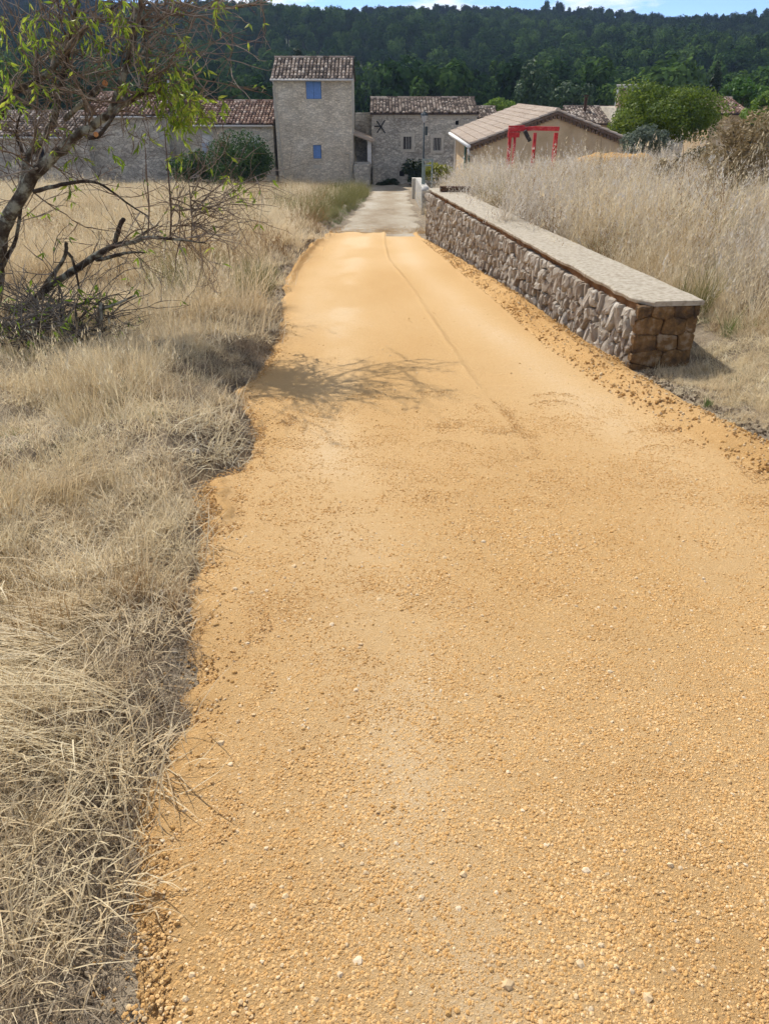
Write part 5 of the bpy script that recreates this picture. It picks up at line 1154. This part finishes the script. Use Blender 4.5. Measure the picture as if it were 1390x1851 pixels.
# ------------------------------------------------------------------ brush pile under the tree
bp = at(110, 640, 6.6); bz = float(gz(bp.x, 6.6))
pile = thing('brush_pile', (bp.x, 6.6, bz), 'tangled pile of cut dead branches under the leaning tree', 'brush pile')
twigs = MB(); leaves = []
for _ in range(150):
    u = rt.triangular(-60, 250, 60); y = rt.uniform(6.1, 7.2); b0 = Vector((at(u, 640, 6.6).x, y, 0)); b0.z = float(gz(b0.x, y)) + rt.uniform(0, .38)*max(.2, 1-abs(u-80)/200)
    twig(b0, Vector((rt.gauss(.1,1), rt.gauss(-.1,.6), rt.gauss(.1,.35))), rt.uniform(.35, .85), rt.uniform(.004, .010), 0, .12 if rt.random() < .35 else 0)
o = twigs.build('twigs', M['dead'], pile); o['kind'] = 'stuff'
V = []; F = []; T = []
for q, t in leaves:
    n = len(V); V += [tuple(p) for p in q]; F += [(n, n+1, n+2), (n, n+2, n+3)]; T += [t*.6]*4
mk('leaves', V, F, M['leaf_y'], pile, False, T)['kind'] = 'stuff'
def log(pts, rads, name='branch', cut=True):
    mb = MB(); mb.tube(pts, rads, 8, rt.random()); b = mb.build(name, M['bark'], pile, True)
    if cut:
        d = (Vector(pts[-1])-Vector(pts[-2])).normalized(); m_ = MB(); m_.tube([Vector(pts[-1])+d*.001, Vector(pts[-1])+d*.008], [rads[-1]*.96, rads[-1]*.9], 9); m_.build('cut_end', M['cut'], b)
Q = lambda u, v, y=6.3: at(u, v, y)
log([Q(60,560,6.7), Q(66,600,6.5), Q(70,625,6.4), Q(84,662,6.2)], [.032,.03,.034,.03])
log([Q(184,548,6.4), Q(181,580,6.35), Q(181,612,6.3), Q(183,642,6.2)], [.022,.026,.028,.024], cut=False)
log([Q(182,560,6.4), Q(215,548,6.3), Q(245,534,6.25)], [.014,.011,.007], cut=False)
log([Q(183,600,6.35), Q(200,590,6.3), Q(196,565,6.25)], [.016,.012,.008], cut=False)
log([Q(115,640,6.25), Q(100,652,6.15), Q(88,664,6.05)], [.036,.036,.034])
log([Q(-10,690,6.3), Q(20,640,6.35), Q(45,600,6.4), Q(110,620,6.4), Q(160,600,6.5)], [.03,.028,.026,.022,.014], cut=False)
log([Q(-20,640,6.5), Q(60,625,6.4), Q(130,650,6.2)], [.026,.024,.018], cut=False)
log([Q(20,700,5.9), Q(28,660,5.95), Q(40,608,6.0)], [.010,.009,.006], cut=False)

# ------------------------------------------------------------------ loose rocks, tussocks
M['rock'] = ramp_mat('pale_limestone_rock', [(.22,.18,.135),(.38,.33,.26),(.52,.47,.39)], tone=.3, noise=(.7, 14, 6), bump=(.006, 50), rough=.95)
def rock(u, v, wpx, seed, label, flat=.55, rx=.0, white=0):
    a, b = onslope(u, v); z = float(gz(a, b)); r = at(u+wpx/2, v, b).x - at(u, v, b).x; rr = np.random.default_rng(seed); bm = bmesh.new(); bmesh.ops.create_icosphere(bm, subdivisions=2, radius=1)
    V = np.array([tuple(q.co) for q in bm.verts]); F = [[q.index for q in f.verts] for f in bm.faces]; bm.free()
    for _ in range(9):                       # chip flat faces
        d = rr.normal(size=3); d /= np.linalg.norm(d); h = rr.uniform(.55, .85); k = V@d; V = V - np.clip(k-h, 0, None)[:, None]*d
    V = V*[1, .75, flat]*r*(1 + rr.uniform(-.04, .04, (len(V), 1))); c, s = math.cos(rx), math.sin(rx)
    V = np.stack([V[:,0]*c - V[:,2]*s, V[:,1], V[:,0]*s + V[:,2]*c], -1) + [a, b, z + r*flat*.45]
    tag(mk('loose_rock', V, F, M['rock'], None, False, [white]*len(V)), label, 'rock', 'loose rocks on the left verge')
rock(284,1112,46,1,'largest chipped limestone rock in the straw on the left verge', .5, .35, .5)
rock(262,1132,30,2,'small flat rock just below the largest rock on the verge', .4, 0, .4)
rock(342,1094,24,3,'pale rock beside the road edge level with the largest rock', .5, 0, .9)
rock(290,1080,40,4,'dark weathered rock lying just above the largest rock', .5, .4, .0)
rock(272,1392,26,5,'white stone at the road edge low on the left', .6, 0, 1)
rock(356,838,18,6,'white stone at the corner where the earth bank meets the road', .8, 0, 1)
rock(264,630,28,7,'grey rock in the straw above the earth bank', .6, 0, .2)
rock(463,778,12,8,'small pale stone on the dark earth bank', .7, 0, .8)
rock(450,795,8,9,'tiny white stone at the foot of the earth bank', .7, 0, 1)
rock(312,1170,22,10,'pinkish flat stone between the largest rock and the road', .4, 0, .5)
rock(362,728,16,11,'small pale stone among the straw on the bank', .5, 0, .6)
rock(596,742,16,12,'dark lump of earth lying on the ochre road', .6, 0, 0)
def tussock(u, v, wpx, hpx, seed, label, mat, n=420):
    a, b = onslope(u, v); z = float(gz(a, b)); r = at(u+wpx/2, v, b).x - at(u, v, b).x; h = at(u, v-hpx, b).z - at(u, v, b).z
    V, F, T = blades(seed, n, h*.55, h*1.12, .0048, .30, r*.22, .45, patch=r*.35, clumps=7)
    tag(mk('grass_tussock', V + np.array([a, b, z]), F, mat, None, False, T), label, 'grass tussock', 'grass tussocks by the road')
tussock(335,556,110,130,90,'tall olive brown grass tussock beside the sweeping low limb', M['olive_grass'], 520)
tussock(455,548,130,80,91,'lower straw coloured tussock close to the left road edge', M['olive_grass'], 420)
tussock(375,555,60,110,92,'rusty brown tussock behind the tall olive one', M['rust_grass'], 220)
tussock(1190,660,40,36,93,'dry sprig standing at the foot of the wall end', M['straw'], 24)
tussock(1305,640,44,60,94,'fresh green weed tuft behind the wall end', M['green_grass'], 60)
tussock(1280,728,22,22,95,'tiny green tuft beside the loose ochre edge', M['green_grass'], 40)

# ------------------------------------------------------------------ haze between here and the hill
hz = MB(); hz.box(-700, 700, -60, 640, -9, 62)
m = bpy.data.materials.new('thin_haze'); m.use_nodes = True; t = m.node_tree; t.nodes.clear()
ou = t.nodes.new('ShaderNodeOutputMaterial'); pv = t.nodes.new('ShaderNodeVolumePrincipled'); pv.inputs['Color'].default_value = (.50,.68,1.0,1); pv.inputs['Density'].default_value = .00026; pv.inputs['Anisotropy'].default_value = .2
t.links.new(pv.outputs[0], ou.inputs['Volume'])
tag(hz.build('haze', m), 'thin bluish air haze over the valley', 'haze', kind='stuff')

# ------------------------------------------------------------------ unseen cumulus added so that its shadow darkens the upper hill
rc = random.Random(77); off = sdir*(760/sdir.z); bm = bmesh.new()
for i in range(46):
    cx = rc.uniform(-260, 480); cy = 420 + rc.uniform(-70, 190) - .10*cx; r_ = rc.uniform(45, 85)
    g0 = bmesh.ops.create_icosphere(bm, subdivisions=2, radius=1)
    for v in g0['verts']:
        k = 1 + .18*math.sin(v.co.x*5+i)*math.sin(v.co.y*6+i*2)
        z = v.co.z*.55 if v.co.z > 0 else v.co.z*.22
        v.co = Vector((cx + off.x + v.co.x*r_*k, cy + off.y + v.co.y*r_*k*.8, 790 + z*r_*k))
me = bpy.data.meshes.new('shade_cloud'); bm.to_mesh(me); bm.free()
tag(link('shade_cloud', me, ramp_mat('white_cloud', [(.85,.86,.88),(.9,.9,.9)], tone=0, noise=(1, .02, 4), rough=1, spec=0, transl=.3), None, True), 'white cumulus out of view, added to shade the upper wooded hill', 'shade_cloud', kind='structure')
